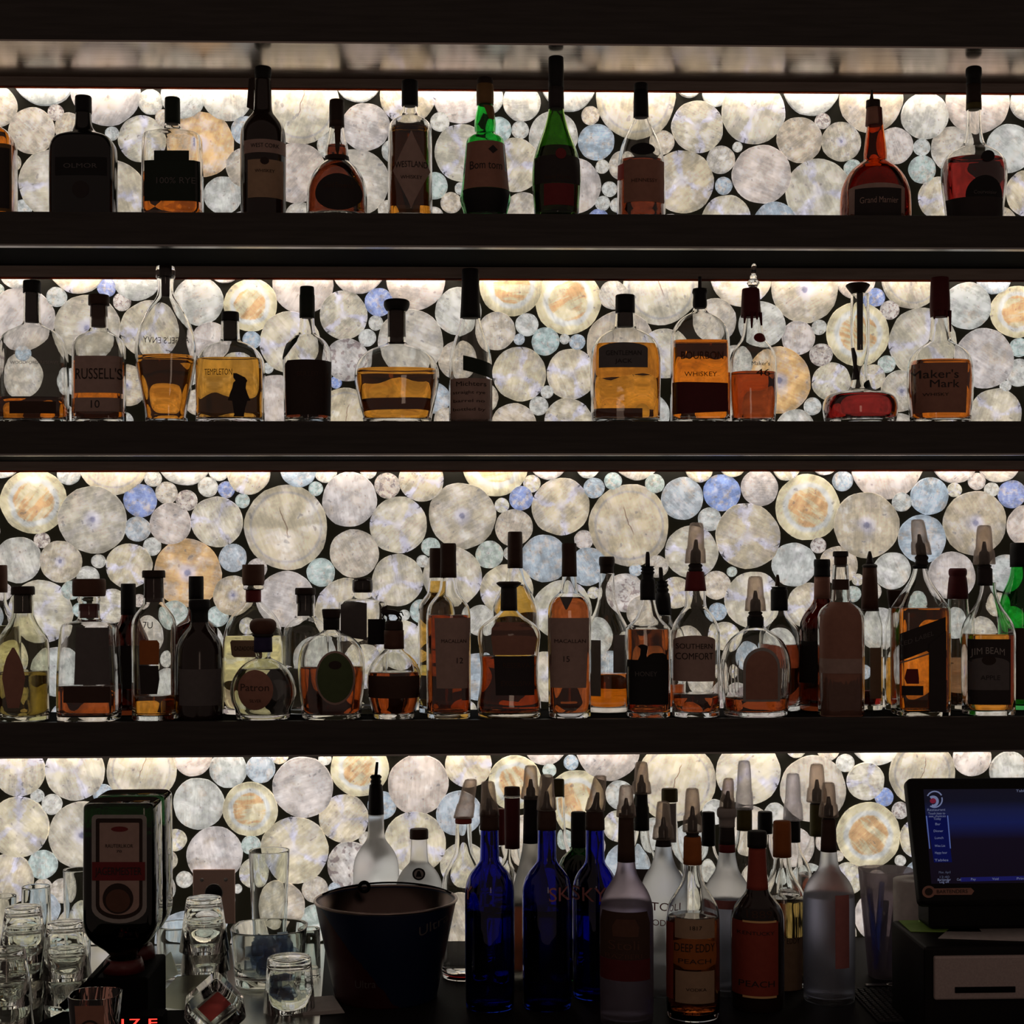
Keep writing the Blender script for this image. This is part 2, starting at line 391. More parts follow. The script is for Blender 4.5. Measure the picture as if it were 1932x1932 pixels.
# ---------------------------------------------------------------- log slices
K = 4.025
TINT = {'p': (.57, .50, .41), 'c': (.62, .55, .42), 'g': (.53, .46, .35), 'o': (.64, .56, .39), 's': (.58, .52, .47), 'r': (.58, .51, .38),
        'w': (.56, .56, .52), 'b': (.27, .34, .62), 'a': (.46, .54, .51), 'y': (.74, .47, .22), 'l': (.42, .48, .54), 'k': (.60, .53, .49), 'n': (.63, .57, .43)}
KIND = {'w': 'p', 'b': 'p', 'a': 'p', 'y': 'g', 'l': 'p', 'k': 'p', 'n': 'c'}
WIN = [
 (0, 0, 60, K, "-30,560,155,p 335,322,236,w 800,448,260,k 1137,525,95,w 1385,490,165,w 1718,478,192,w 235,745,175,p 417,605,60,s 520,720,112,p 845,765,52,w 1075,808,180,c 1240,650,65,p 1520,850,250,y 1860,745,108,l 1870,1030,155,p 1690,1235,145,w 400,1150,262,c 165,1340,70,w 840,1240,270,c"),
 (0, 420, 60, K, "590,555,293,r 1030,349,178,w 1085,715,182,k 820,860,105,w 1405,470,217,c 1650,678,72,w 1800,480,207,k 1825,915,217,c 1610,1165,100,a 1808,1185,45,w 1735,1292,80,p 562,1062,226,k 1000,1140,262,p 590,1400,115,p 1290,900,85,w 1600,1400,78,p 1255,1350,75,p"),
 (0, 840, 60, K, "582,530,143,w 330,500,115,w 570,740,65,w 405,740,98,a 937,392,206,w 822,785,188,w 530,1005,203,c 1105,628,70,p 1150,830,138,l 1450,495,308,r 1855,395,97,p 1195,1018,51,w 1655,835,88,p 1350,1010,108,p 1250,1188,58,w 1198,1298,55,w 1165,1425,82,b 1310,1310,55,w 970,1165,215,k 590,1350,140,p"),
 (0, 1200, 60, K, "470,715,197,c 605,465,98,w 893,600,245,c 1335,413,216,w 1789,505,248,p 1245,815,172,p 1422,672,58,s 1565,828,150,g 355,1132,241,c 648,965,107,p 775,868,38,w 670,1163,66,l 958,1078,223,k 690,1422,187,c 1060,1458,170,l 1395,1212,254,c 1650,1030,66,a"),
 (0, 1452, 60, K, "1185,632,178,w 1585,520,246,k 1975,530,140,p 960,858,138,k 1163,870,64,w 1165,1040,104,a 1400,885,170,p 1830,880,182,w 1300,1260,165,c 1975,1220,175,c"),
 (1, 0, 460, K, "-20,340,42,a 110,220,115,w 160,570,245,k 425,400,75,w 585,154,221,c 803,325,72,b 1030,242,184,w 920,437,68,s 1505,430,186,w 660,635,250,g 1140,650,225,c 1600,740,150,k 960,1070,157,g 940,1340,65,w 1500,1200,100,p 560,1040,105,w 340,560,80,p 150,1000,170,p 90,1290,110,a 440,1330,130,w 700,1130,165,p 1230,1130,130,c 1330,1360,90,l 170,830,60,l"),
 (1, 420, 460, K, "210,460,201,o 605,300,229,k 1030,166,209,k 1468,275,223,k 218,728,68,l 1185,440,106,b 1162,597,56,w 1097,710,66,w 918,538,183,c 510,745,233,c 945,878,165,s 1428,750,252,p 1790,508,179,w 1790,880,150,p 340,940,42,w 390,1180,190,k 858,1050,45,b 930,1330,240,r 1615,1170,115,l 1700,1340,97,p 120,1000,175,c 1330,1180,160,w 640,1090,80,l"),
 (1, 840, 460, K, "497,310,237,o 936,435,251,o 1280,385,110,p 1640,320,292,r 390,660,144,p 622,610,87,w 762,738,106,a 563,722,42,l 908,720,38,w 1005,743,60,l 565,985,206,n 962,985,192,c 775,1123,48,w 712,1228,72,w 520,1386,176,p 938,1360,188,c 1330,760,255,p 1400,1130,130,n 1250,1270,110,k 1560,1290,150,w"),
 (1, 1200, 460, K, "802,230,240,c 600,580,167,p 960,610,176,w 1284,347,252,g 1675,270,146,k 1825,403,70,b 1237,710,128,k 1398,630,57,w 1410,840,86,s 1085,1035,251,y 1690,680,242,o 1345,1232,66,w 1212,1404,149,w 1490,1045,146,n 1910,910,66,a 1800,1010,97,c 220,830,190,c 240,1220,172,r 480,1050,180,n 760,900,130,w 560,1290,110,p 790,1230,150,k"),
 (1, 1500, 460, 4.472, "1000,270,270,r 1460,520,201,w 1685,270,150,l 1880,570,222,o 1605,965,251,k 1900,870,79,a 1900,1085,116,w 1783,1198,46,w 1700,1440,222,c 1085,830,291,c 805,555,79,s 900,1240,173,g 1180,1330,150,w 500,1420,100,w"),
 (2, 0, 870, K, "250,305,248,o 517,95,86,w 855,-35,283,r 1158,130,64,w 1260,240,84,p 1060,298,126,b 1415,297,79,s 1395,-17,204,w 1660,70,79,w 1575,195,76,w 1715,215,63,b 700,445,258,g 1040,515,96,l 1290,475,158,k 1645,460,194,c 1150,648,69,w 1838,300,55,a 130,750,176,w 312,600,60,s 457,763,158,g 743,760,53,w 975,795,173,n 1420,850,259,y 1765,735,106,l 660,880,85,w 535,980,72,a 300,1145,243,n 1770,1020,153,g 600,1130,55,a 850,1100,130,c 1320,1170,110,a 1650,1180,80,a 430,1600,190,w 1050,1060,50,s 1100,1330,150,p 760,1400,170,k 1520,1400,180,w 60,1500,150,c"),
 (2, 400, 870, K, "275,90,163,c 560,502,320,r 653,55,141,l 860,80,85,w 785,208,55,a 1043,290,208,k 1185,70,64,w 1330,185,98,s 1590,140,169,c 1080,700,186,p 1415,485,217,c 1660,650,71,a 1600,760,48,w 825,845,108,a 1408,905,198,c 340,815,76,k 560,1050,217,k 1030,1140,252,c 1590,1140,90,a 1460,1170,42,w 1375,1180,36,l 1440,1400,190,n 300,1500,180,n 780,1500,170,w 1150,1560,170,c"),
 (2, 800, 870, K, "290,415,254,g 215,880,228,c 540,21,249,o 820,170,66,n 943,0,141,k 738,282,91,b 592,335,56,n 683,505,143,p 1040,345,220,c 1293,203,79,l 1247,40,90,w 1437,150,66,a 1618,-50,190,p 1755,170,73,a 1560,487,309,r 1215,597,73,k 497,710,106,a 660,700,56,w 915,740,181,l 1250,800,146,l 630,980,200,n 1050,1130,226,n 1290,1000,46,n 1530,1000,150,s 1610,825,50,l 1770,800,86,p 430,1210,120,w 400,1640,180,l 920,1640,190,c 1290,1330,150,w 1420,1560,120,l 1150,1500,110,p"),
 (2, 1200, 870, K, "355,283,161,l 657,237,141,b 942,200,141,k 483,60,101,n 737,10,109,n 1147,40,105,n 1310,350,249,o 1437,0,105,k 1575,150,78,l 563,440,89,w 425,690,201,c 852,570,248,c 1205,785,169,w 1390,640,59,s 615,942,108,p 733,840,39,a 625,1143,68,l 890,1055,215,c 1545,790,146,p 1320,1100,172,c 1755,485,251,g 680,1330,110,n 1650,1010,62,a 1690,900,45,c 300,1000,120,c 60,1150,130,p 1100,1420,150,w 380,1400,150,p"),
 (2, 1452, 870, K, "897,14,277,k 1220,265,143,l 1412,218,54,n 1412,-4,173,k 1582,152,66,k 1693,215,54,w 1748,-10,169,p 1850,250,107,b 1010,310,73,w 935,832,141,w 1165,590,183,l 1565,470,243,g 1970,490,160,k 1390,870,181,k 1800,850,140,w 1120,1070,85,a 830,1270,160,w 1740,1090,90,p 1410,1230,120,w 1600,1330,150,p 1850,1200,100,c"),
 (3, 0, 1430, 3.8486, "135,95,186,c 540,95,216,c 1025,90,249,r 1393,-5,142,k 1655,85,136,w 1890,80,105,l 265,278,48,w 372,340,74,w 742,265,71,l 125,505,223,n 600,565,248,g 1440,335,186,w 1815,375,198,o 1555,705,203,k 305,778,106,a 1820,635,69,a 60,880,181,c 305,945,65,p 450,970,90,p 300,1100,130,l 1270,600,80,n 540,1000,150,p 900,850,200,c 1150,950,120,w 1000,500,190,p"),
 (3, 400, 1410, K, "690,305,231,k 1122,160,219,o 1565,285,231,k 855,90,50,w 1000,545,186,c 625,785,256,n 315,960,113,n 1050,900,179,s 1290,445,109,l 1540,725,236,n 780,1085,100,p 930,1080,50,l 505,1215,196,p 1170,700,55,p 190,1080,35,w 790,1340,140,a 510,60,70,n 1350,1000,150,w"),
 (3, 800, 1410, K, "265,505,172,l 338,130,179,c 300,900,176,n 690,270,206,o 920,-30,168,k 1118,118,57,l 953,178,53,a 1400,13,243,k 1150,400,223,o 1490,365,110,w 1480,600,120,c 1070,700,70,a 560,620,140,w 780,700,180,p 1250,760,130,k"),
 (3, 1200, 1410, K, "305,265,303,r 858,190,249,c 1352,320,254,p 1595,122,69,w 1748,260,143,c 1890,380,71,b 1220,10,75,n 1465,20,85,p 1830,-60,200,w 600,495,95,w 1770,670,247,o 1060,505,80,w 1620,1000,120,n 1540,830,40,p 420,720,140,w 860,640,190,p 1200,760,150,k"),
 (3, 1560, 1430, 3.849, "695,110,238,r 1062,0,138,k 1330,95,141,w 540,385,62,s 680,590,146,n 540,750,40,w 1000,420,190,c"),
]
slices = {0: [], 1: [], 2: [], 3: []}
for bay, ox, oy, k, s in WIN:
    for it in s.split():
        a, b, r, t = it.split(','); px, py, pr = ox + float(a) / k, oy + float(b) / k, float(r) / k
        q = P(px, py, -.010); rr = pr * mpp(px, -.010)
        dup = False
        for (x, z, r2, _) in slices[bay]:
            d = math.hypot(x - q.x, z - q.z)
            if d < .55 * max(rr, r2) or d < (rr + r2) * .62: dup = True
        if not dup: slices[bay].append((q.x, q.z, rr, t))
# fill what the photo hides behind the bottles, and a little past the frame
bz = [(SHZ[1] - .02, zf(84) + .02), (SHZ[2] - .02, zf(467) + .02), (SHZ[3] - .02, zf(859) + .02), (COUNTER_Z, zf(1425) + .02)]
MID = [(zf(403) + zf(467)) / 2, (zf(794) + zf(859)) / 2, (zf(1358) + zf(1425)) / 2]
xa, xb = P(-6, 966, 0).x, P(1938, 966, 0).x
hid = [None, None, P(966, 1215, 0).z, P(966, 1690, 0).z]
rnd = random.Random(3)
for bay in range(4):
    L_ = slices[bay]
    for rad in (.058, .05, .042, .036, .03, .024, .019, .014):
        for _ in range(1300 if rad < .045 else 500):
            x, z, r = rnd.uniform(-1.45, 1.45), rnd.uniform(*bz[bay]), rad * rnd.uniform(.88, 1.1)
            inside = xa - r < x < xb + r
            if abs(x) > 1.05 and rad < .022: continue
            if inside and not (hid[bay] and z + r < hid[bay]) and rad < .019: continue
            if all(math.hypot(x - a, z - b) > (r + c) * 1.005 for a, b, c, _t in L_): L_.append((x, z, r, rnd.choice('ppcwgkwpclsw')))
def slice_mesh(i):
    rn = random.Random(100 + i); n = 36
    ph = [rn.uniform(0, 6.28) for _ in range(4)]
    def rad(t): return 1 + .014 * math.sin(2 * t + ph[0]) + .010 * math.sin(3 * t + ph[1]) + .007 * math.sin(7 * t + ph[2]) + rn.uniform(-.008, .008)
    o = [(rad(2 * math.pi * k / n), 2 * math.pi * k / n) for k in range(n)]
    vs = [(r * math.cos(t), 0, r * math.sin(t)) for r, t in o] + [(r * math.cos(t), -.88, r * math.sin(t)) for r, t in o] + [(r * .985 * math.cos(t), -1, r * .985 * math.sin(t)) for r, t in o]
    fs = [tuple(range(n - 1, -1, -1)), tuple(2 * n + k for k in range(n))]
    for j in (0, 1):
        for k in range(n): fs.append((j * n + k, j * n + (k + 1) % n, (j + 1) * n + (k + 1) % n, (j + 1) * n + k))
    return mesh('log_slice', vs, [f[::-1] for f in fs])
SM = {k: [slice_mesh(i + 10 * j) for i in range(4)] for j, k in enumerate('pcgosr')}
for k in SM:
    for me in SM[k]: me.materials.append(DM[k])
PANL = ['backlit panel of log slices under the bulkhead, behind the top shelf bottles', 'backlit panel of log slices behind the bottles of the middle shelf',
        'tall backlit panel of log slices behind the crowded lowest shelf', 'backlit panel of log slices above the counter, behind glasses and till']
for bay in range(4):
    z0 = MID[bay] + .0005 if bay < 3 else COUNTER_Z
    z1 = MID[bay - 1] - .0005 if bay else 3.0
    t = thing('backlit_panel', PANL[bay], 'panel', (0, 0, z0), 'backlit log slice panels')
    link('backing_board', box_me('backing_board', (XL, 0, .0005), (XR, .011, min(z1, zf(84) + .12) - z0)), BACKB, t)
    for j, (x, z, r, ty) in enumerate(sorted(slices[bay], key=lambda q: -q[2])):
        kd = KIND.get(ty, ty)
        o = link('log_slice', rnd.choice(SM[kd]), None, t, (x, -.0002, z - z0))
        th = .0045 + .0055 * ((j * 37) % 11) / 11.0
        ry_ = rnd.uniform(0, 6.28) if ty not in 'r' else rnd.uniform(-.5, .5)
        o.scale = (r, th, r); o.rotation_euler = (0, ry_, 0)
        if z - 1.03 * r < z0 or z + 1.03 * r > z1:          # a slice sawn off at the panel's edge
            bm = bmesh.new(); bm.from_mesh(o.data)
            for c_, s_ in ((z0 + .0006, -1), (z1 - .0006, 1)):
                n_ = Vector((-math.sin(ry_) * s_, 0, math.cos(ry_) * s_)); h_ = (c_ - z) / r * s_
                if h_ > 1.03: continue
                g_ = bmesh.ops.bisect_plane(bm, geom=bm.verts[:] + bm.edges[:] + bm.faces[:], plane_co=n_ * h_, plane_no=n_, clear_outer=True)
                bmesh.ops.holes_fill(bm, edges=[e for e in bm.edges if e.is_boundary], sides=0)
            if len(bm.verts) < 6: bm.free(); bpy.data.objects.remove(o); continue
            me2 = bpy.data.meshes.new('log_slice'); bm.to_mesh(me2); bm.free(); me2.materials.append(DM[kd]); o.data = me2
        c = TINT[ty]; f = rnd.uniform(.93, 1.08) * (1, 1, 1, 1.16)[bay]; g = rnd.uniform(-.025, .025)
        o.color = (min(1, c[0] * f + g), c[1] * f, max(.05, c[2] * f - g), 1)
# ---------------------------------------------------------------- bottle kit
CAPC = {'blk': (.010, .009, .009), 'brn': (.055, .028, .018), 'dbrn': (.03, .018, .013), 'red': (.085, .010, .012), 'brick': (.30, .05, .03),
        'olive': (.09, .075, .02), 'orange': (.34, .10, .02), 'wood': (.10, .045, .028), 'dgrn': (.012, .02, .012), 'gold': (.20, .11, .04),
        'tan': (.36, .25, .21), 'lbrn': (.31, .15, .105), 'grey': (.30, .28, .26), 'violet': (.03, .025, .075), 'paper': (.50, .42, .36), 'cream': (.62, .52, .42),
        'dk': (.028, .022, .021), 'dred': (.16, .018, .02), 'red2': (.42, .05, .035), 'green': (.07, .10, .04), 'rose': (.42, .16, .15), 'wine': (.10, .012, .016), 'kraft': (.36, .24, .15),
        'dgrey': (.11, .10, .098), 'lit': (.70, .60, .50), 'goldline': (.85, .52, .22)}
def cm(k): return sheet('stock_' + k, CAPC[k])
GL = {'clear': glassm('clear_glass', (.985, .985, .965)), 'olive': glassm('pale_olive_glass', (.90, .89, .76)), 'green': glassm('green_glass', (.10, .62, .17)),
      'dgreen': glassm('deep_green_glass', (.12, .30, .045)), 'amber': glassm('amber_glass', (.75, .22, .015)), 'brown': glassm('brown_glass', (.16, .035, .012)),
      'blue': glassm('cobalt_glass', (.008, .028, .40)), 'teal': glassm('tinted_round_glass', (.90, .92, .90)),
      'black': plain('black_bottle_glass', (.008, .008, .008), .12, 0, .1, 20, .5), 'dkbrown': plain('dark_brown_bottle_glass', (.018, .009, .006), .12, 0, .2, 20, .5),
      'dkred': plain('dark_red_bottle_glass', (.035, .012, .010), .15, 0, .2, 20, .5), 'wrap': plain('brown_paper_wrap', (.16, .09, .065), .6, 0, .3, 40, .2),
      'frost': frosted('frosted_glass', (.95, .96, .99)), 'frostw': frosted('white_frosted_glass', (.97, .97, .97), .03), 'frostg': frosted('grey_frosted_glass', (.62, .62, .60), .2),
      'frostp': frosted('pink_frosted_glass', (.84, .75, .80)), 'jag': glassm('bottle_green_glass', (.02, .10, .03)), 'gm': glassm('cognac_glass', (.62, .15, .02))}
LQ = {'amber': (.86, .34, .035), 'gold': (.93, .58, .13), 'orange': (.80, .20, .012), 'dark': (.40, .075, .014), 'deep': (.20, .035, .012), 'red': (.36, .02, .018),
      'bright': (.88, .24, .012), 'honey': (.80, .40, .06), 'olive': (.42, .30, .10), 'pale': (.95, .90, .55), 'brown': (.35, .17, .08), 'water': (.97, .97, .97),
      'rust': (.46, .105, .02), 'chill': (.75, .80, .80)}
FROSTL = frosted('clouded_spirit', (.62, .63, .70), .15)
def lm(k):
    if k == 'milky': return FROSTL
    return glassm('spirit_' + k, LQ[k], 1.36)
SMK = smoke('smoky_pour_cover', (.88, .83, .79), .03, .07); SMK2 = smoke('clear_pour_cover', (.93, .92, .94), .04, .05)
COVD = {'smk': SMK, 'clr': SMK2}
def sstep(t): t = max(0, min(1, t)); return t * t * (3 - 2 * t)
class Bottle:
    def __init__(s, x, Y, bz, prof, flat=1.0, sq=2.0, steps=2):
        s.x, s.Y, s.bz = x, Y, bz
        mp = mpp(x, Y); s.mp = mp
        pts = [(P(x, py, Y).z, hw * mp) for py, hw in prof]
        pts = [p for p in pts if p[0] > bz + .004]
        pts.append((bz, pts[-1][1] * .97 if prof[-1][0] < 9000 else pts[-1][1]))
        lastr = pts[-1][1]
        pts = chaikin(pts[:-1] + [(bz + .004, lastr * 1.02), (bz, lastr * .96)], steps)
        s.rn = pts[0][1]; s.rm = max(p[1] for p in pts)
        s.flat, s.sq = flat, sq; s.pts = pts
        s.X = P(x, HOR, Y).x
        s.top = pts[0][0]
    def sec(s, r):
        t = (r - s.rn) / max(1e-5, s.rm - s.rn)
        n = 2 + (s.sq - 2) * sstep(t * 1.4 - .2)
        b = s.rn + (r - s.rn) * s.flat if r > s.rn else r
        return b, n
    def rad(s, z):
        p = s.pts
        if z >= p[0][0]: return p[0][1]
        for a, b in zip(p, p[1:]):
            if b[0] <= z <= a[0]:
                f = (z - b[0]) / max(1e-6, a[0] - b[0]); return b[1] + (a[1] - b[1]) * f
        return p[-1][1]
    def rings(s, pts, inset=0):
        out = []
        for z, r in pts:
            b, n = s.sec(r)
            out.append((z - s.bz, r - inset, b - inset, n, 0))
        return out
    def shell(s, th=.0026, solid=False):
        up = s.rings(s.pts[::-1])
        if solid: return loft('body', up)
        inner = []
        for z, r in s.pts:
            if z < s.bz + .009: continue
            b, n = s.sec(r); inner.append((z - s.bz, max(.0015, r - th), max(.0015, b - th), n, 0))
        inner.append((.0085, inner[-1][1] * .93, inner[-1][2] * .93, inner[-1][3], 0))
        t0 = up[-1]
        mouth = [(t0[0] + .0012, t0[1] - th * .3, t0[2] - th * .3, t0[3], 0), (t0[0] + .0012, max(.0015, t0[1] - th * .8), max(.0015, t0[2] - th * .8), t0[3], 0)]
        return loft('body', up + mouth + inner)
    def liquid(s, py, th=.0026):
        zt = P(s.x, py, s.Y).z
        pts = [(z, r) for z, r in s.pts if s.bz + .012 < z < zt]
        pts = [(zt, s.rad(zt))] + pts + [(s.bz + .0095, pts[-1][1] * .93 if pts else s.rm * .9)]
        g = th + .0004
        r = []
        for z, q in pts:
            b, n = s.sec(q); r.append((z - s.bz, q - g, b - g, n, 0))
        m0 = r[0]; r = [(m0[0], m0[1] * .5, m0[2] * .5, m0[3], 0)] + r
        return loft('spirit', r[::-1])
    def surf(s, px, py, off, back=False):
        z = P(px, py, s.Y).z
        r = s.rad(z); b, n = s.sec(r)
        yy = s.Y - b if not back else s.Y + b
        q = P(px, py, yy); z = q.z
        r = s.rad(z); b, n = s.sec(r)
        u = max(-.988, min(.988, (q.x - s.X) / max(1e-4, r)))
        d = b * (1 - abs(u) ** n) ** (1 / n) + off
        return (u * r * (1 + off / max(r, .004)), -d if not back else d, z - s.bz)
def rows(sp):
    k, v = sp.split(':'); a = [float(q) for q in v.split(',')]
    if k == 'r':
        x0, y0, x1, y1 = a; n = max(2, int((y1 - y0) / 14) + 1)
        return [(y0 + (y1 - y0) * i / n, x0, x1) for i in range(n + 1)]
    if k == 'q':                                            # quad: yTL,xL yTR .. slanted band x0,y0l,y0r,x1,y1l,y1r
        x0, tl, tr, x1, bl, br = a; n = 10
        return ('cols', [(x0 + (x1 - x0) * i / n, tl + (tr - tl) * i / n, bl + (br - bl) * i / n) for i in range(n + 1)])
    if k == 't':                                            # trapezoid y0,xl,xr,y1,xl,xr
        y0, l0, r0, y1, l1, r1 = a; n = max(2, int((y1 - y0) / 14) + 1)
        return [(y0 + (y1 - y0) * i / n, l0 + (l1 - l0) * i / n, r0 + (r1 - r0) * i / n) for i in range(n + 1)]
    if k == 'e':
        cx, cy, rx, ry = a; n = 14
        return [(cy - ry * math.cos(math.pi * i / n), cx - rx * max(.04, math.sin(math.pi * i / n)), cx + rx * max(.04, math.sin(math.pi * i / n))) for i in range(n + 1)]
    if k == 'd':
        cx, cy, rx, ry = a; n = 12
        return [(cy - ry + 2 * ry * i / n, cx - rx * max(.03, 1 - abs(2 * i / n - 1)), cx + rx * max(.03, 1 - abs(2 * i / n - 1))) for i in range(n + 1)]
    if k == 'a':                                            # arched top: x0,y0,x1,y1,h
        x0, y0, x1, y1, h = a; cx, rx = (x0 + x1) / 2, (x1 - x0) / 2; n = 8
        o = [(y0 + h * (1 - math.sin(math.pi / 2 * i / n)) , 0, 0) for i in range(n + 1)][::-1]
        o = [(y, cx - rx * math.sqrt(max(.002, 1 - ((y0 + h - y) / h) ** 2)), cx + rx * math.sqrt(max(.002, 1 - ((y0 + h - y) / h) ** 2))) for y, _, _ in o]
        m = max(2, int((y1 - y0 - h) / 14))
        return o + [(y0 + h + (y1 - y0 - h) * (i + 1) / m, x0, x1) for i in range(m)]
    if k == 'p':                                            # free rows y,xl,xr
        return [tuple(a[i:i + 3]) for i in range(0, len(a), 3)]
def patch(b, sp, off, back=False, name='label'):
    rw = rows(sp); vs, fs = [], []; n = 12
    if isinstance(rw, tuple):
        for x, y0, y1 in rw[1]:
            for i in range(7): vs.append(b.surf(x, y0 + (y1 - y0) * i / 6, off, back))
        w_, h_ = len(rw[1]), 7
    else:
        for y, l, r in rw:
            for i in range(n + 1): vs.append(b.surf(l + (r - l) * i / n, y, off, back))
        w_, h_ = len(rw), n + 1
    for j in range(w_ - 1):
        for i in range(h_ - 1): fs.append((j * h_ + i, j * h_ + i + 1, (j + 1) * h_ + i + 1, (j + 1) * h_ + i))
    return mesh(name, vs, fs, True)
def letter(b, s, cx, cy, h, col, parent, off=.0011, wfit=None, back=False, tilt=0, arc=0):
    vs, fs = text_geo(s)
    sc = h / .72
    wd = max(v[0] for v in vs) - min(v[0] for v in vs)
    sx = sc if not wfit else wfit / max(wd, 1e-4)
    out = []
    for u, v in vs:
        du, dv = u * sx * (-1 if back else 1), v * sc
        px, py = cx + du, cy - dv + tilt * du + arc * (du * du)
        out.append(b.surf(px, py, off, back))
    o = link('lettering', mesh('lettering', out, fs), cm(col), parent)
    o['kind'] = 'stuff'
    return o
def turned(b, prof, lean=0, dx=0, solid=True, th=.0011, cnt=28):
    pts = chaikin([(P(b.x, py, b.Y).z, hw * b.mp) for py, hw in prof], 1)
    z0 = pts[-1][0]
    up = [(z - b.bz, r, r, 2, dx * b.mp + lean * (z - z0)) for z, r in pts[::-1]]
    if not solid:
        up += [(z - b.bz - th, max(.0012, r - th), max(.0012, r - th), 2, dx * b.mp + lean * (z - z0)) for z, r in pts]
    return loft('cap', up, cnt)
GRP = {'A': 'bottles on the top shelf', 'B': 'bottles on the middle shelf', 'F': 'bottles in the front row of the lowest shelf', 'K': 'bottles in the back row of the lowest shelf', 'D': 'bottles standing on the counter'}
BOT = {}
def B(row, Y, x, prof, label, name='liquor_bottle', glass='clear', flat=1.0, sq=2.0, liq=None, caps=(), labs=(), th=.0026, key=None):
    bz = {'A': SHZ[1], 'B': SHZ[2], 'F': SHZ[3], 'K': SHZ[3], 'D': COUNTER_Z}[row]
    pr = [tuple(float(q) for q in p.split(',')) for p in prof.split()]
    b = Bottle(x, Y, bz, pr, flat, sq)
    t = thing(name, label, 'bottle', (b.X, Y, bz), GRP[row])
    solid = glass in ('black', 'dkbrown', 'dkred', 'wrap') or glass.startswith('frost')
    body = link('body', b.shell(th, solid), GL[glass], t)
    if liq:
        link('spirit', b.liquid(liq[0], th), lm(liq[1]), t)
    for c in caps:
        nm, col, pf = c[0], c[1], c[2]; lean = c[3] if len(c) > 3 else 0; dx = c[4] if len(c) > 4 else 0
        pf = [tuple(float(q) for q in p.split(',')) for p in pf.split()]
        if col in COVD: link(nm, turned(b, pf, lean, dx, False), COVD[col], t)
        elif col == 'glass': link(nm, turned(b, pf, lean, dx), GL['clear'], t)
        else: link(nm, turned(b, pf, lean, dx), cm(col), t)
    for i, l in enumerate(labs):
        # (name, colour, shape, [texts]) ; text = (string, cx, cy, h, colour, {opts})
        nm, col, sp = l[0], l[1], l[2]
        back = nm.startswith('back_')
        pa = body
        if sp:
            o = link(nm, patch(b, sp, .0006 + .0003 * i, back, nm), cm(col), t); pa = o
        for tx in (l[3] if len(l) > 3 else ()):
            kw = tx[5] if len(tx) > 5 else {}
            letter(b, tx[0], tx[1], tx[2], tx[3], tx[4], pa, .0011 + .0003 * i, **kw)
    if key: BOT[key] = (b, t)
    return b, t
def cover(x0, y0, hw, y1, fl=4, col='smk', lean=0, pour=True, tip=None, dx=0, y2=None):
    """smoky dust cover over a pourer: top y0, skirt bottom y1"""
    h = y1 - y0
    c = [('pour_cover', col, '%g,%g %g,%g %g,%g %g,%g %g,%g %g,%g' % (y0, hw * .5, y0 + 2, hw * .82, y0 + h * .35, hw * .95, y0 + h * .62, hw, y0 + h * .66, hw + fl * .6, y1, hw + fl), lean, dx)]
    if pour:
        ty = tip or y0 + h * .42
        c.append(('pourer', 'dk', '%g,%g %g,%g %g,%g %g,%g %g,%g' % (ty, 2.5, ty + 6, 4, y0 + h * .66, 5, y0 + h * .70, hw * .62, y1 + 3, hw * .62), lean, dx))
        y2 = y2 or y1 + 6; rib = [(y1 + 1, hw * .62)] + [(y1 + 1 + (y2 - y1 - 1) * q / 4., hw * (.9 if q % 2 else .7)) for q in range(1, 5)]
        c.append(('pourer_collar', 'dk', ' '.join('%g,%g' % (a + .01 * i, b_) for i, (a, b_) in enumerate(rib)), 0, dx))
    return c
# ---------------------------------------------------------------- top shelf
YA = -.17
A = lambda *a, **k: B('A', YA, *a, **k)
A(-22, '150,14 222,14 236,20 250,42 262,50 275,52 403,52', 'amber rectangular bottle cut by the left picture edge on the top shelf', flat=.6, sq=5, glass='clear', liq=(215, 'bright'),
  caps=[('cap', 'blk', '140,15 160,15')], labs=[('label', 'gold', 'r:-60,270,22,398'), ('label_panel', 'dk', 'r:-55,278,15,392')])
A(160, '190,14 232,15 243,18 251,26 257,42 263,52 275,59 290,61 403,61', 'all black square shouldered bottle, first whole one on the top shelf', glass='black', flat=.55, sq=4,
  caps=[('cap', 'blk', '182,14 184,15.5 214,15.5')], labs=[('seal', 'dk', 'e:152,357,16,16'), ('label', 'blk', 'r:104,296,200,330', [('OLMOR', 151, 313, 9, 'dgrey', {'wfit': 62})])])
A(328, '232,14 240,15 246,22 250,36 255,50 262,55 403,56', 'flat clear flask with a stepped black label and green cap on the top shelf', flat=.5, sq=5, liq=(330, 'orange'),
  caps=[('cap', 'dgrn', '185,13 187,14.5 234,14.5')],
  labs=[('label', 'dgrn', 'r:272,302,384,379', [('100% RYE', 330, 341, 12, 'dgrey', {'wfit': 72})]), ('label_top', 'dgrn', 'r:291,284,356,303')])
b, t = A(499, '150,15 205,17 214,19 224,28 238,38 252,42.5 300,43 403,42', 'tall dark brown bottle with banner label and tag at its neck, top shelf', glass='dkbrown',
  caps=[('cap', 'blk', '127,14 129,16 140,16 143,15 168,15')],
  labs=[('banner', 'tan', 'q:459,262,262,539,287,287', [('WEST CORK', 499, 274, 8, 'dk', {'wfit': 52})]), ('label', 'kraft', 'r:467,300,531,372', [('WHISKEY', 499, 322, 6, 'dbrn', {'wfit': 36})]), ('crest', 'dbrn', 'e:499,303,8,7')])
link('neck_tag', hull_me('neck_tag', [(q.x - b.X, yy, q.z - b.bz) for yy in (-.012, -.009) for q in (P(471, 152, YA), P(481, 150, YA), P(467, 205, YA), P(480, 212, YA))]), cm('dbrn'), t)
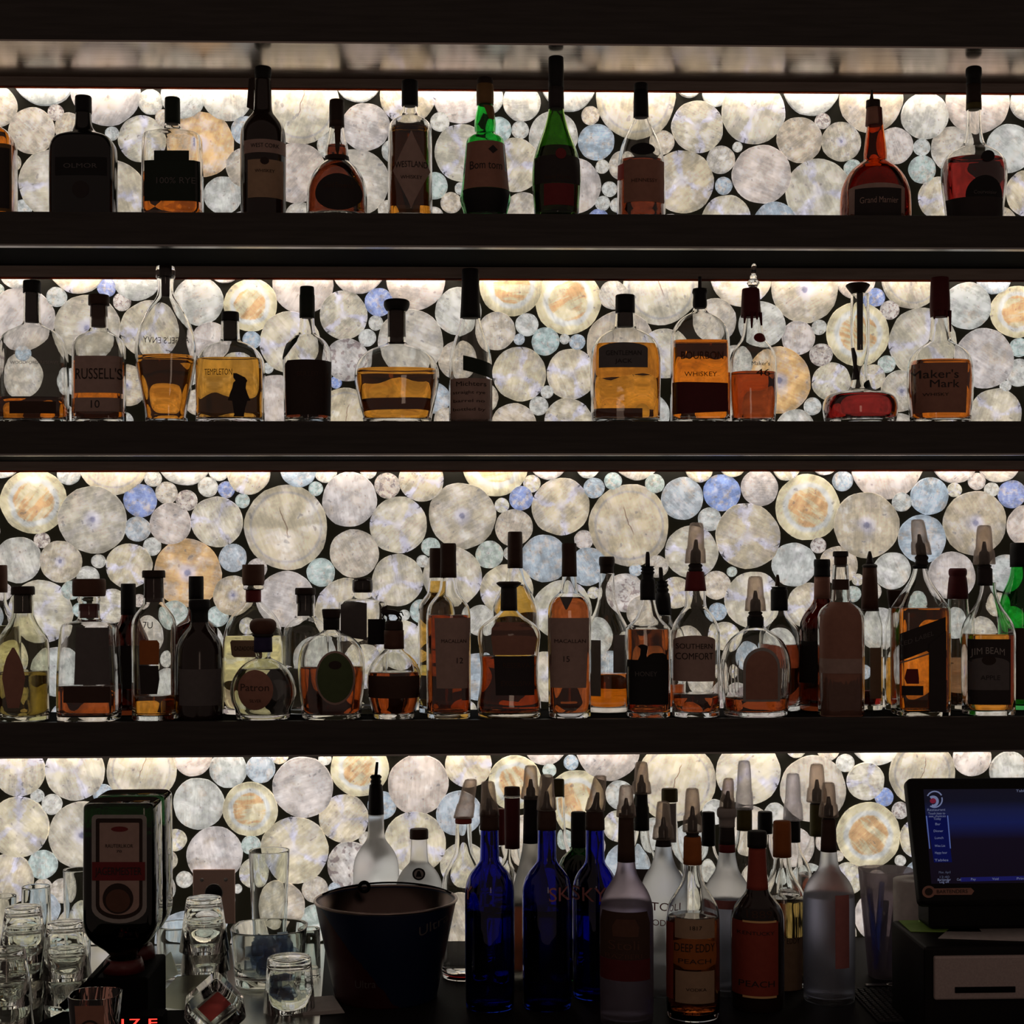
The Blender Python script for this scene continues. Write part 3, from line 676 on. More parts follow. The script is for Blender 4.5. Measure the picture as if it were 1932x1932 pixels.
A(638, '236,12 245,14 262,17 278,21 290,22 297,20 301,20 305,24 315,36 330,47 350,55 370,57 403,58', 'round bellied dark cognac bottle with a clear neck and brown strap, top shelf', name='cognac_bottle', glass='clear', liq=(276, 'deep'),
  caps=[('cap', 'dbrn', '189,12 191,14 238,14'), ('neck_ring', 'dbrn', '296,22.5 305,24'), ('strap', 'brn', '214,13.4 240,14.4')],
  labs=[('strap_tail', 'brn', 'p:236,631,643,262,632,642,283,633,640,292,636,638'), ('label', 'dk', 'e:638,362,44,34', [('Grand Empereur', 638, 350, 10, 'brn', {'wfit': 58})])])
A(776, '198,13 216,14 221,20 227,31 234,38 243,41.5 403,42', 'clear round bottle with a brown diamond label over amber spirit, top shelf', liq=(243, 'amber'),
  caps=[('cap', 'blk', '153,14 155,15.5 200,15.5')],
  labs=[('back_field', 'dk', 'r:738,252,814,392'), ('label', 'tan', 'd:776,319,35,72', [('WESTLAND', 776, 310, 12, 'dk', {'wfit': 60}), ('WHISKEY', 776, 334, 7, 'dbrn', {'wfit': 40})])])
A(918, '198,14 206,15 216,18 232,20.5 245,20 252,19 256,24 260,31 266,36 300,39 352,44 366,47 376,48.5 388,46 403,41', 'green glass bottle with a tapered brown paper label and foil neck, top shelf', glass='green', liq=(352, 'deep'),
  caps=[('cap', 'dbrn', '147,12 149,15 163,15'), ('foil', 'gold', '160,15.4 170,16.5 198,16')],
  labs=[('label', 'lbrn', 't:265,882,953,353,875,961', [('Bom tom', 917, 311, 16, 'dk', {'wfit': 60})]), ('leaf_emblem', 'dk', 'd:930,281,9,8'), ('foil_tail', 'gold', 't:198,912,933,224,922,932'), ('black_foot', 'blk', 't:354,874,962,398,882,954')])
B('A', -.205, 1052, '150,14 205,14 215,15.5 230,19 250,25 272,34 292,41 315,45.5 345,46 403,42', 'tall dark green bottle with a black capped neck on the top shelf', name='cognac_bottle', glass='dgreen', liq=(282, 'deep'),
  caps=[('cap', 'blk', '108,13 110,14.5 170,14.5'), ('neck_foil', 'dk', '166,14.6 206,15')],
  labs=[('label', 'dk', 'r:1010,292,1096,343', [('Remy Martin', 1052, 333, 8, 'brn', {'wfit': 48})]), ('label_band', 'dred', 'r:1027,345,1083,386'), ('seal', 'dred', 'e:1058,290,10,10')])
A(1212, '218,13 224,14 234,18 248,25 264,33 280,39 300,43 330,45 403,46', 'clear sloping bottle with a black oval medallion and brown label, top shelf', name='cognac_bottle', flat=.8, liq=(304, 'deep'),
  caps=[('cap', 'blk', '158,12 160,13 172,13'), ('neck_sleeve', 'blk', '172,13.5 222,14.5')],
  labs=[('medallion', 'blk', 'e:1213,281,23,11'), ('label', 'lbrn', 'r:1179,300,1255,380', [('HENNESSY', 1216, 340, 7, 'brn', {'wfit': 48})]), ('red_edge', 'red2', 'r:1168,305,1179,334')])
A(1654, '205,13 222,14 240,15.5 265,19 290,22 300,21.5 304,22 309,30 318,42 330,52 345,60 365,66 403,67', 'broad shouldered brown bottle with a pourer tip and framed label, top shelf', name='liqueur_bottle', glass='gm', flat=.75, liq=(322, 'deep'),
  caps=[('pourer', 'dk', '170,1.5 182,3 192,5 194,7', .03, -7), ('collar', 'dbrn', '190,13 204,13.5', 0, -4), ('neck_label', 'lbrn', '204,13.6 237,15.6', 0, -3)],
  labs=[('label', 'tan', 'a:1608,345,1710,411,8'), ('label_panel', 'dk', 'r:1617,354,1702,411', [('Grand Marnier', 1660, 377, 12, 'tan', {'wfit': 70})])])
A(1840, '150,12 207,13 225,13.5 250,15 270,19 278,26 284,38 292,50 303,58 318,62 350,61 403,54', 'long necked decanter of red spirit with dark oval label, right on top shelf', name='decanter', flat=.75, liq=(303, 'red'),
  caps=[('stopper', 'blk', '127,12 130,15 143,15 146,13 160,14'), ('neck_sleeve', 'dbrn', '158,13.6 196,14.2'), ('neck_band', 'olive', '196,14.3 207,14.4')],
  labs=[('label', 'blk', 'e:1860,366,36,36', [('Courvoisier', 1860, 362, 7, 'dgrey', {'wfit': 44})]), ('seal', 'blk', 'e:1863,295,13,10'), ('foot_band', 'dk', 'r:1786,370,1897,410')])
# ---------------------------------------------------------------- middle shelf
C_ = lambda *a, **k: B('B', YA, *a, **k)
C_(62, '553,15 608,16 613,20 619,32 627,46 640,57 656,62 680,65 795,66', 'clear flask with a little red spirit, left end of the middle shelf', flat=.5, sq=4, liq=(752, 'orange'),
  caps=[('cap', 'blk', '530,15 532,16.5 553,16.5'), ('stopper', 'dk', '553,12 608,12.5')], labs=[('label', 'brn', 'r:18,757,104,780'), ('print', 'grey', None, [("WOODFORD RESERVE", 64, 684, 6, 'grey', {'wfit': 88})])])
C_(188, '576,16 618,17 622,18 628,24 636,38 646,46 660,48 795,48', 'square bottle with two brown labels and a brown stopper, second on the middle shelf', flat=.75, sq=3.5, liq=(684, 'orange'),
  caps=[('cap', 'brn', '557,18 559,19.5 576,19.5'), ('stopper', 'wood', '576,14 617,14')],
  labs=[('label', 'tan', 't:671,140,228,741,140,230', [("RUSSELL'S", 184, 706, 21, 'dbrn', {'wfit': 84})]), ('age_label', 'tan', 'r:140,750,236,776', [('10', 178, 763, 15, 'dk')])])
C_(314, '524,16 540,14 556,15 566,20 580,31 600,42 625,52 650,57 675,57 710,52 750,44 780,38 793,38', 'teardrop shaped bottle with an open mouth, half full, on the middle shelf', name='whiskey_bottle', flat=.7, sq=2.4, liq=(673, 'amber'), th=.0034,
  caps=[('mouth_ring', 'glass', '503,16 505,18 524,18 526,16'), ('stopper', 'dbrn', '504,8 560,7.5')],
  labs=[('back_print', 'dgrey', None, [("ANGEL'S ENVY", 316, 643, 12, 'dgrey', {'wfit': 88, 'back': True})])])
b, t = C_(436, '607,17 641,17.5 645,22 650,36 657,47 668,57 682,63 700,64.5 795,64', 'stout bottle of golden spirit printed with a standing figure, middle shelf', flat=.6, sq=3, liq=(679, 'honey'),
  caps=[('cap', 'blk', '589,15 591,16.5 607,16.5'), ('stopper', 'dk', '607,13 642,13')],
  labs=[('print', 'brn', None, [('TEMPLETON', 412, 702, 12, 'brn', {'wfit': 52})])])
fg = link('figure_print', patch(b, 'p:704,440,446,712,440,462,718,444,466,722,440,464,732,438,463,742,434,466,752,431,470,755,430,472,756,438,466,770,440,462,782,442,460,786,440,460', .0008), cm('dk'), t)
C_(581, '598,13 625,15 631,17 636,24 644,35 656,42 672,45.5 690,46 795,44', 'bottle with a dark wrap label and a leaf tag on its shoulder, middle shelf', liq=(690, 'deep'),
  caps=[('cap', 'dgrn', '541,12 543,13.5 556,13.5 558,14.5 600,14.5')],
  labs=[('label', 'dbrn', 'p:678,541,623,684,536,627,730,537,627,782,539,624', [('BULLEIT', 581, 705, 9, 'brn', {'wfit': 40})]), ('leaf_tag', 'dgrn', 'p:632,548,566,645,538,560,656,534,550,668,528,540,674,526,530')])
C_(750, '586,17 645,17 650,21 655,36 662,53 674,68 690,77 704,80 725,79 755,73 785,66 795,64', 'wide barrel shaped decanter of amber whiskey with a disc stopper, middle shelf', name='decanter', flat=.62, sq=2.6, liq=(699, 'amber'), th=.004,
  caps=[('stopper_disc', 'blk', '566,20 569,24.5 578,24.5 586,20'), ('stopper', 'brn', '586,13.5 647,13.5')],
  labs=[('back_label', 'brn', 'q:688,750,748,810,772,770')])
C_(889, '595,17 605,19 625,25 650,34 670,39 690,40.5 795,41', 'dark necked clear bottle with a handwritten parchment label, middle shelf', liq=None,
  caps=[('cap', 'blk', '508,15 512,16 560,17 600,19.5')],
  labs=[('label', 'tan', 'r:850,713,929,812', [('Michters', 889, 724, 9, 'dbrn', {'wfit': 56}), ('straight rye', 885, 740, 6, 'dbrn', {'wfit': 60}), ('barrel no', 885, 756, 6, 'dbrn', {'wfit': 58}), ('bottled by', 885, 772, 6, 'dbrn', {'wfit': 60})]),
        ('strip_label', 'dgrn', 'q:874,670,684,929,698,712')])
C_(1181, '592,18 616,20 621,24 627,36 636,49 648,58 662,64 690,66.5 795,64', 'arched shoulder bottle of amber whiskey with a grey arched label, middle shelf', name='whiskey_bottle', flat=.6, sq=3.2, liq=(652, 'amber'),
  caps=[('cap', 'blk', '557,17 559,18.5 590,18.5'), ('stopper', 'dbrn', '590,15 616,15')],
  labs=[('label', 'dgrey', 'a:1131,646,1222,693,12', [('GENTLEMAN', 1177, 666, 9, 'dk', {'wfit': 66}), ('JACK', 1177, 681, 8, 'dk', {'wfit': 32})]), ('back_strip', 'dk', 'r:1142,772,1206,788')])
C_(1322, '578,12 588,13.5 592,20 598,31 608,43 622,51 640,55 795,55', 'flask of orange bourbon with a black pourer and dark band, middle shelf', name='bourbon_bottle', flat=.55, sq=4, liq=(645, 'bright'),
  caps=[('pourer', 'dk', '522,3 545,3.5'), ('pourer_collar', 'blk', '545,13 552,15 556,12 575,14 582,12')],
  labs=[('label_band', 'red', 'q:1270,720,722,1374,781,776'), ('print', 'brn', None, [('BOURBON', 1325, 671, 15, 'brn', {'wfit': 78}), ('WHISKEY', 1322, 706, 9, 'brn', {'wfit': 60})])])
b, t = C_(1422, '580,15 600,17 620,18.5 640,22 652,31 664,40 680,44 720,45 760,44 795,40', 'clear bottle with dripping dark red wax and a glass finial, middle shelf', name='bourbon_bottle', flat=.8, sq=2.6, liq=(704, 'dark'),
  caps=[('finial', 'glass', '497,2 500,4.5 510,5 518,4 521,7 527,6 531,11 535,12.5 540,8 547,8', .05), ('wax_seal', 'red', '545,15 547,16.5 585,18.5 598,19', 0, -4)],
  labs=[('wax_medal', 'dred', 'e:1434,637,12,9'), ('print', 'dk', None, [("Maker's", 1435, 686, 8, 'dk', {'wfit': 34}), ('46', 1440, 703, 13, 'dk', {'wfit': 26})])])
for dx, ln in ((-14, 612), (-3, 622), (6, 606), (14, 616)):
    q0, q1 = P(1418 + dx, 592, YA), P(1418 + dx * 1.15, ln, YA)
    y0, y1 = -math.sqrt(max(0, (19 * b.mp) ** 2 - (dx * b.mp) ** 2)) - .0008, -math.sqrt(max(0, (19.6 * b.mp) ** 2 - (dx * b.mp * 1.05) ** 2)) - .0008
    link('wax_drip', tube_me('wax_drip', [(q0.x - b.X, y0, q0.z - b.bz), ((q0.x + q1.x) / 2 - b.X, y1, (q0.z + q1.z) / 2 - b.bz), (q1.x - b.X, y1, q1.z - b.bz)], .0028, 8, [1.2, 1, .6]), cm('red'), t)
b, t = C_(1624, '556,17 575,17.5 650,18.5 676,15 692,12.5 708,14 726,18 735,22 739,38 743,55 749,65 760,70 775,71 795,67', 'squat decanter of red liqueur with a tall hourglass neck and dark seals, middle shelf', name='decanter', flat=.8, liq=(746, 'red'),
  caps=[('stopper', 'dbrn', '535,18 538,23 541,22 553,13', 0, -4), ('stopper_stem', 'blk', '553,6 600,5.5 660,5.5')],
  labs=[('seal', 'dgrn', 'e:1648,727,19,12'), ('dark_seal', 'dk', 'p:655,1606,1614,672,1600,1618,690,1598,1618,706,1604,1622,716,1610,1622')])
b, t = C_(1775, '580,16 620,17.5 642,20 648,27 655,38 666,50 680,57 700,60 740,60 795,55', 'bottle with dark red wax neck and a large parchment label, right on the middle shelf', name='bourbon_bottle', flat=.8, sq=2.6, liq=(683, 'orange'),
  caps=[('wax_seal', 'red', '524,16 527,17 575,19 590,18.5 598,18')],
  labs=[('label', 'lbrn', 't:684,1717,1828,778,1721,1824', [("Maker's", 1766, 706, 16, 'dk', {'wfit': 84}), ('Mark', 1782, 724, 15, 'dk', {'wfit': 54}), ('WHISKY', 1767, 744, 6, 'dbrn', {'wfit': 46})])])
for dx, ln in ((-15, 604), (-8, 600), (5, 602), (13, 628)):
    q0, q1 = P(1775 + dx, 588, YA), P(1775 + dx * 1.05, ln, YA)
    y0 = -math.sqrt(max(0, (18.6 * b.mp) ** 2 - (dx * b.mp) ** 2)) - .0008
    link('wax_drip', tube_me('wax_drip', [(q0.x - b.X, y0, q0.z - b.bz), (q1.x - b.X, y0, q1.z - b.bz)], .0027, 8, [1.2, .6]), cm('red'), t)
# ---------------------------------------------------------------- lowest shelf, back row
YK, YG = -.068, -.192
K_ = lambda *a, **k: B('K', YK, *a, **k)
K_(-2, '1117,13 1140,14 1152,22 1166,34 1185,40 1350,41', 'bottle of pale yellow spirit at the back, cut by the left picture edge', liq=(1180, 'pale'), caps=[('cap', 'wood', '1066,14 1068,15.5 1118,15.5')])
K_(242, '1158,13 1170,15 1184,24 1200,34 1215,38 1350,38', 'dark bottle at the back with a plain tall black cap, left of centre', glass='brown', caps=[('cap', 'blk', '1101,13 1103,14 1160,14')], labs=[('label', 'dk', 'r:210,1218,275,1300')])
K_(370, '1128,13 1150,14 1166,18 1178,34 1186,39 1350,40', 'dark shouldered bottle at the back behind the squat black one', glass='brown', flat=.9, sq=4, caps=[('cap', 'blk', '1087,13 1089,14 1131,14')])
K_(478, '1136,17 1142,22 1150,31 1162,42 1178,50 1198,55 1225,58 1350,58', 'arched clear bottle of pale yellow tequila with a wooden cap, back row', name='tequila_bottle', flat=.55, sq=3, liq=(1199, 'pale'),
  caps=[('cap', 'wood', '1065,20 1067,21 1100,21 1104,19'), ('neck_ring', 'glass', '1104,19 1110,20 1113,17'), ('stopper', 'dred', '1113,14.5 1137,14.5')],
  labs=[('label', 'kraft', 'p:1208,437,480,1212,434,488,1236,437,492,1240,442,490', [('CAZADORES', 462, 1224, 8, 'dbrn', {'wfit': 40})])])
K_(576, '1122,17 1162,18 1167,24 1174,33 1186,41 1205,44 1350,44', 'clear empty looking bottle with a dark flat cap in the back row', liq=(1260, 'water'),
  caps=[('cap', 'dbrn', '1109,18 1111,19.5 1122,19.5'), ('stopper', 'dk', '1122,15 1162,15')])
K_(684, '1118,17 1127,18 1131,26 1134,42 1140,46 1350,46', 'square clear bottle with a tilted dark label behind the green crest bottle', flat=.8, sq=6,
  caps=[('cap', 'dbrn', '1090,15 1092,17 1117,17'), ('cap_ring', 'glass', '1094,19 1112,20 1118,18')],
  labs=[('label', 'dgrey', 'q:643,1130,1138,692,1200,1208'), ('side_label', 'blk', 'r:694,1168,726,1216')])
K_(824, '1090,13 1096,15 1118,17 1128,25 1140,34 1160,36 1350,36', 'bottle of golden whisky mostly hidden behind its pale labelled twin', name='whisky_bottle', liq=(1096, 'gold'),
  caps=[('cap', 'brn', '1034,12 1036,13.5 1070,13.5 1072,13 1090,14')], labs=[('label', 'grey', 'r:790,1275,850,1320')])
K_(972, '1070,13 1080,15 1100,20 1120,32 1140,41 1160,45 1350,45', 'tall golden whisky bottle with a long brown capsule in the back row', name='whisky_bottle', liq=(1103, 'gold'), caps=[('capsule', 'brn', '1003,12 1005,14 1072,14.5')])
K_(1145, '1082,14 1100,15 1130,17 1155,24 1172,34 1190,42 1206,45 1350,45', 'clear bottle with two grey label panels and bright orange spirit, back row', liq=(1270, 'bright'),
  caps=[('cap', 'dbrn', '1050,13 1053,15 1066,15 1068,13 1082,13')], labs=[('label', 'grey', 'r:1116,1208,1134,1314'), ('side_label', 'grey', 'r:1157,1198,1180,1270')])
K_(1252, '1162,14 1172,16 1182,26 1195,36 1215,39 1350,39', 'clear bottle behind the dark bird label, with a black ribbed pourer leaning', liq=(1290, 'dark'),
  caps=[('pourer', 'dk', '1070,3 1074,4 1097,4.5', -.06, -4), ('pourer_collar', 'blk', '1096,12 1100,9 1104,13 1108,9 1112,13 1118,10 1120,14 1160,15', -.05, 0)])
K_(1470, '1152,14 1162,17 1175,28 1190,37 1210,40 1350,40', 'clear bottle of dark spirit with a black collared pourer, behind the faceted crown bottle', liq=(1216, 'deep'),
  caps=[('pourer', 'brn', '1084,2 1090,3.5 1106,5', 0, -3), ('pourer_collar', 'blk', '1107,16 1110,13 1113,16 1116,16 1152,16')])
K_(1551, '1128,15 1140,19 1152,30 1165,38 1182,43 1350,44', 'dark reddish brown bottle with a black screw cap, half hidden in the back row', glass='brown', caps=[('cap', 'blk', '1055,14 1058,15.5 1068,15.5 1070,14.5 1088,15.5'), ('neck_label', 'lbrn', '1088,14.5 1130,15.5')],
  labs=[('label', 'dk', 'r:1500,1210,1560,1290')])
K_(1641, '1150,17 1160,18 1168,21 1176,23 1190,24 1350,24', 'clear bottle with a tapered brown neck sleeve and pointed pourer, back row', liq=(1302, 'red'),
  caps=[('pourer', 'dk', '1040,2 1046,4 1064,7.5'), ('pourer_collar', 'dk', '1064,10 1067,15 1071,13'), ('neck_sleeve', 'wood', '1071,13 1153,16.5')], labs=[('side_label', 'kraft', 'r:1642,1222,1664,1318')])
K_(1690, '1148,14 1160,15 1175,19 1188,22 1205,22 1350,22', 'clear bottle with a brown cork stopper hidden behind the slanted label', liq=(1240, 'honey'), caps=[('stopper', 'brn', '1113,16 1116,17 1147,13')])
K_(1807, '1128,19 1150,20 1165,23 1185,27 1200,28 1350,28', 'slim bottle with a dark red wax cap, between slanted label and apple whiskey', name='bourbon_bottle', liq=(1240, 'brown'),
  caps=[('wax_seal', 'red', '1072,14 1075,17 1084,17 1087,15 1092,17 1130,20'), ('wax_drip', 'red', '1128,3 1150,2', 0, 15)])
K_(1925, '1070,17 1085,19 1100,24 1120,33 1145,40 1350,44', 'bright green glass bottle with a black cap at the right end of the lowest shelf', glass='green', liq=(1212, 'olive'), caps=[('cap', 'blk', '1024,17 1027,19 1070,19')], labs=[('label', 'brn', 'r:1912,1185,1960,1320')])
# ---------------------------------------------------------------- lowest shelf, front row
F_ = lambda *a, **k: B('F', YG, *a, **k)
F_(43, '1122,19 1158,20 1168,23 1180,29 1192,38 1204,46 1222,49 1260,48.5 1358,46', 'round bottle with a spearhead label and dark cap, left end of the lowest shelf', name='tequila_bottle', glass='olive', liq=(1266, 'olive'),
  caps=[('cap', 'dbrn', '1106,20 1108,22 1122,22'), ('stopper', 'dk', '1122,16.5 1157,16.5')],
  labs=[('label', 'lbrn', 'p:1222,23,27,1240,12,37,1258,6,43,1280,2,47,1310,8,42,1336,14,36')])
F_(168, '1126,20 1132,22 1137,19 1166,20 1171,24 1174,40 1180,49 1200,51 1280,56 1358,60', 'tapered square tequila bottle with a wooden cap and tall dark label', name='tequila_bottle', flat=.85, sq=5, liq=(1292, 'rust'),
  caps=[('cap', 'wood', '1092,28 1094,31 1122,31 1125,29'), ('stopper', 'dred', '1139,17 1166,17')],
  labs=[('label', 'dgrey', 't:1184,144,203,1292,140,206'), ('foot_label', 'brn', 'r:120,1296,206,1326')])
F_(290, '1090,18 1136,19 1142,22 1152,30 1164,38 1178,42 1200,42 1358,40', 'clear bottle printed 70 with a torn orange label and brown cap', liq=(1312, 'amber'),
  caps=[('cap', 'dbrn', '1076,20 1078,21.5 1090,21.5'), ('stopper', 'brn', '1091,16.5 1136,16.5')],
  labs=[('label', 'orange', 'p:1208,264,296,1214,262,300,1254,263,299', [('7U', 279, 1180, 13, 'dk', {'wfit': 18})]), ('lower_label', 'dk', 'p:1256,262,298,1282,264,300,1310,266,296')])
F_(376, '1150,15 1176,16 1184,20 1196,31 1210,40 1232,45 1358,46', 'squat black bottle with a dark grey picture label on the lowest shelf', glass='dkbrown', caps=[('cap', 'blk', '1131,18 1133,20 1148,20 1152,16 1178,16.5')],
  labs=[('label', 'dgrey', 'r:336,1263,412,1332')])
F_(496, '1228,16 1240,12.5 1244,20 1252,36 1264,48 1282,58 1302,62.5 1322,60 1340,52 1352,42 1358,34', 'round clear tequila bottle with a mushroom stopper and blue ribboned neck', name='tequila_bottle', glass='teal', flat=.75, liq=(1262, 'water'), th=.004,
  caps=[('stopper', 'wood', '1167,14 1170,22 1178,26 1190,24 1197,16'), ('stopper_lip', 'dk', '1196,20 1200,20 1202,16'), ('neck_ribbon', 'violet', '1202,17 1230,17.5')],
  labs=[('label', 'lbrn', 'e:481,1302,34,38', [('Patron', 480, 1298, 14, 'brn', {'wfit': 54}), ('SILVER', 482, 1323, 6, 'dbrn', {'wfit': 22})]), ('back_label', 'dgrey', 'e:520,1305,24,36')])
F_(625, '1186,14 1192,18 1197,28 1204,42 1216,54 1234,61 1256,63.5 1290,62 1330,57 1358,53', 'round shouldered bottle with a green oval crest label and red spirit', name='whisky_bottle', flat=.75, sq=2.3, liq=(1257, 'dark'), th=.004,
  caps=[('cap', 'dbrn', '1149,17 1152,18 1166,16'), ('neck_collar', 'blk', '1166,15.5 1188,15')],
  labs=[('label_border', 'tan', 'e:632,1279,37,51'), ('label', 'green', 'e:632,1279,33.5,47'), ('crest', 'dbrn', 'e:632,1255,12,8')])
b, t = F_(743, '1225,18 1230,22 1238,32 1250,42 1266,49.5 1285,52 1302,50 1322,47 1345,40 1358,37', 'faceted ball shaped bourbon bottle with a small horse on its stopper', name='bourbon_bottle', sq=2.0, flat=.9, liq=(1268, 'dark'), th=.0035,
  caps=[('stopper', 'dbrn', '1171,13 1174,17 1190,17'), ('neck_wrap', 'wood', '1189,18.5 1224,19')],
  labs=[('label', 'brn', 'r:694,1276,790,1318')])
def pz(px, py, dy=0): q = P(px, py, YG); return Vector((q.x - b.X, dy, q.z - b.bz))
bm = bmesh.new()
for pts, r, tp in (([(721, 1157), (732, 1154), (744, 1155), (752, 1158)], .0052, [.8, 1.05, .95, .8]), ([(722, 1157), (724, 1151), (728, 1146)], .0034, [1.2, 1, .8]),
                   ([(730, 1145), (723, 1147), (719, 1151)], .0024, [1.2, 1, .7]), ([(724, 1158), (722, 1165), (726, 1171)], .0018, [1.2, .8, .8]), ([(727, 1159), (733, 1165), (731, 1172)], .0018, [1.2, .8, .8]),
                   ([(748, 1159), (752, 1166), (748, 1172)], .002, [1.2, .8, .8]), ([(751, 1158), (757, 1165), (756, 1172)], .002, [1.2, .8, .8]), ([(752, 1156), (758, 1155), (761, 1162)], .0015, [1, 1, .6])):
    mm = tube_me('h', [pz(x_, y_, -.001 * (k_ % 2)) for k_, (x_, y_) in enumerate(pts)], r, 8, tp); bm.from_mesh(mm); bpy.data.meshes.remove(mm)
mm = bpy.data.meshes.new('horse'); bm.to_mesh(mm); bm.free()
o = link('horse', mm, cm('dk'), t); o['kind'] = 'stuff'
F_(846, '1086,14 1092,15 1112,17 1122,22 1132,31 1144,39 1160,42 1200,42 1358,37', 'whisky bottle with a tall grey brown label marked 12', name='whisky_bottle', flat=.9, sq=2.8, liq=(1160, 'dark'),
  caps=[('capsule', 'brn', '1025,13 1027,15 1040,15 1042,14.5 1090,15.5')],
  labs=[('label', 'tan', 't:1166,820,887,1299,824,882', [('MACALLAN', 856, 1210, 7, 'dbrn', {'wfit': 46}), ('12', 866, 1247, 11, 'dk')])])
F_(960, '1148,15 1154,18 1160,24 1167,34 1175,46 1186,57 1200,60 1225,57 1255,54 1290,55 1325,60 1358,67', 'waisted decanter with a deep brown label and a flanged stopper, lowest shelf', name='decanter', flat=.6, sq=2.8, liq=(1237, 'dark'), th=.0036,
  caps=[('stopper_flange', 'dbrn', '1097,18 1100,25 1105,20 1108,16'), ('stopper', 'dk', '1108,15 1152,16')],
  labs=[('neck_label', 'lbrn', 'p:1174,936,988,1186,928,1006,1204,927,1014,1236,931,1008'), ('label', 'dk', 'p:1238,932,1008,1270,934,1008,1312,936,1008', [('RESERVA', 974, 1256, 10, 'brn', {'wfit': 50}), ('EXCLUSIVA', 974, 1290, 10, 'brn', {'wfit': 58})])])
F_(1074, '1086,13 1100,14.5 1116,17 1122,24 1130,33 1142,39 1158,41 1220,40.5 1358,36', 'whisky bottle of dark red spirit with a tall label marked 15', name='whisky_bottle', flat=.9, sq=2.8, liq=(1127, 'rust'),
  caps=[('capsule', 'brn', '1025,13 1027,14 1040,14 1042,13.5 1088,14.5')],
  labs=[('label', 'tan', 't:1166,1033,1112,1298,1040,1106', [('MACALLAN', 1076, 1210, 7, 'dbrn', {'wfit': 58}), ('15', 1068, 1244, 11, 'dk')]), ('neck_label', 'dgrey', 'p:1126,1057,1081,1134,1060,1078,1150,1067,1070')])
b, t = F_(1222, '1128,13 1140,15 1156,19 1168,25 1177,34 1183,41 1190,42 1358,41', 'bottle of dark honey liqueur with a black bird label and pourer', name='bourbon_bottle', flat=.8, sq=3, liq=(1187, 'rust'),
  caps=[('pourer', 'dk', '1041,2.5 1046,4 1068,4.5', 0, 0), ('pourer_collar', 'blk', '1068,14 1071,10 1074,14 1077,10 1080,14 1083,11 1092,11 1094,14.5 1132,14.5')],
  labs=[('label', 'blk', 'p:1245,1186,1262,1262,1184,1262,1330,1184,1262', [('HONEY', 1219, 1272, 9, 'dgrey', {'wfit': 40})]), ('bird_print', 'blk', 'p:1216,1209,1216,1219,1204,1222,1224,1209,1222,1236,1208,1220,1246,1204,1222'), ('bird_body', 'blk', 'p:1232,1232,1250,1236,1224,1257,1244,1218,1259,1250,1214,1258')])
F_(1312, '1112,19 1144,20 1150,24 1160,32 1174,41 1190,45.5 1210,46 1358,45', 'fluted shoulder bottle with a brown label, red collar and smoky pour cover', name='liqueur_bottle', liq=(1308, 'dark'),
  caps=cover(1310, 986, 16, 1062, 4, lean=.03, y2=1079) + [('collar_red', 'dred', '1078,15 1082,17 1115,20.5')],
  labs=[('label', 'tan', 'a:1275,1199,1351,1286,10', [('SOUTHERN', 1312, 1220, 10, 'dbrn', {'wfit': 66}), ('COMFORT', 1312, 1239, 13, 'dbrn', {'wfit': 68})])])
b, t = F_(1425, '1180,15 1186,20 1192,31 1202,45 1216,56 1236,64 1258,67 1300,65 1330,61 1358,58', 'cut glass dome shouldered bottle with an arched brown label and pour cover', name='whisky_bottle', flat=.75, sq=2.2, liq=(1314, 'dark'), th=.005,
  caps=cover(1424, 1087, 16, 1152, 4, y2=1166) + [('neck_collar', 'blk', '1164,15.5 1184,15.5')],
  labs=[('label_border', 'grey', 'a:1403,1222,1473,1324,38'), ('label', 'lbrn', 'a:1408,1228,1468,1320,34')])
for i in range(9):
    a0 = 1366 + i * 5.5 if i < 6 else 1478 + (i - 6) * 5
    link('cut_flute', tube_me('cut_flute', [b.surf(a0 + (2 if i < 6 else -2), 1246, .0002), b.surf(a0, 1270, .0002), b.surf(a0 + (2 if i < 6 else -2), 1308, .0002)], .0014, 6, [.4, 1, .4]), GL['clear'], t)
F_(1586, '1066,14 1090,16 1130,17.5 1136,20 1141,28 1148,36 1160,42 1180,43 1358,42.5', 'brown wrapped bottle with a clear neck and a pale band round its middle', glass='clear', flat=.9, sq=2.6,
  caps=[('cap', 'dk', '1040,13 1042,14.5 1050,14.5'), ('stopper', 'brn', '1050,12 1066,12 1070,10')],
  labs=[('neck_band', 'brn', 'r:1571,1093,1602,1113'), ('wrap', 'lbrn', 'p:1136,1568,1604,1142,1560,1612,1150,1552,1620,1162,1546,1626,1178,1544,1628,1240,1544,1628,1356,1544,1628'), ('wrap_band', 'tan', 'r:1544,1243,1628,1271')])
F_(1736, '1068,12 1078,13.5 1092,18 1110,27 1130,38 1142,45 1150,48.5 1170,49 1358,48', 'square bottle with a slanted black label under a clear pyramid shoulder', name='whisky_bottle', flat=.95, sq=7, liq=(1147, 'bright'),
  caps=cover(1733, 980, 15, 1046, 4, lean=-.12, dx=3, y2=1068) + [('neck_ring', 'blk', '1066,13 1069,16 1073,13')],
  labs=[('label', 'dk', 'q:1688,1200,1164,1784,1252,1214', [('RED LABEL', 1730, 1206, 9, 'dgrey', {'wfit': 62, 'tilt': -.36})]), ('label_edge', 'tan', 'q:1690,1253,1230,1758,1256,1233'), ('foot_label', 'dk', 'r:1704,1294,1742,1312'), ('stamp', 'dred', 'p:1262,1712,1732,1280,1708,1734,1290,1712,1734'),  ('corner_label', 'dk', 'q:1752,1216,1190,1784,1340,1345')])
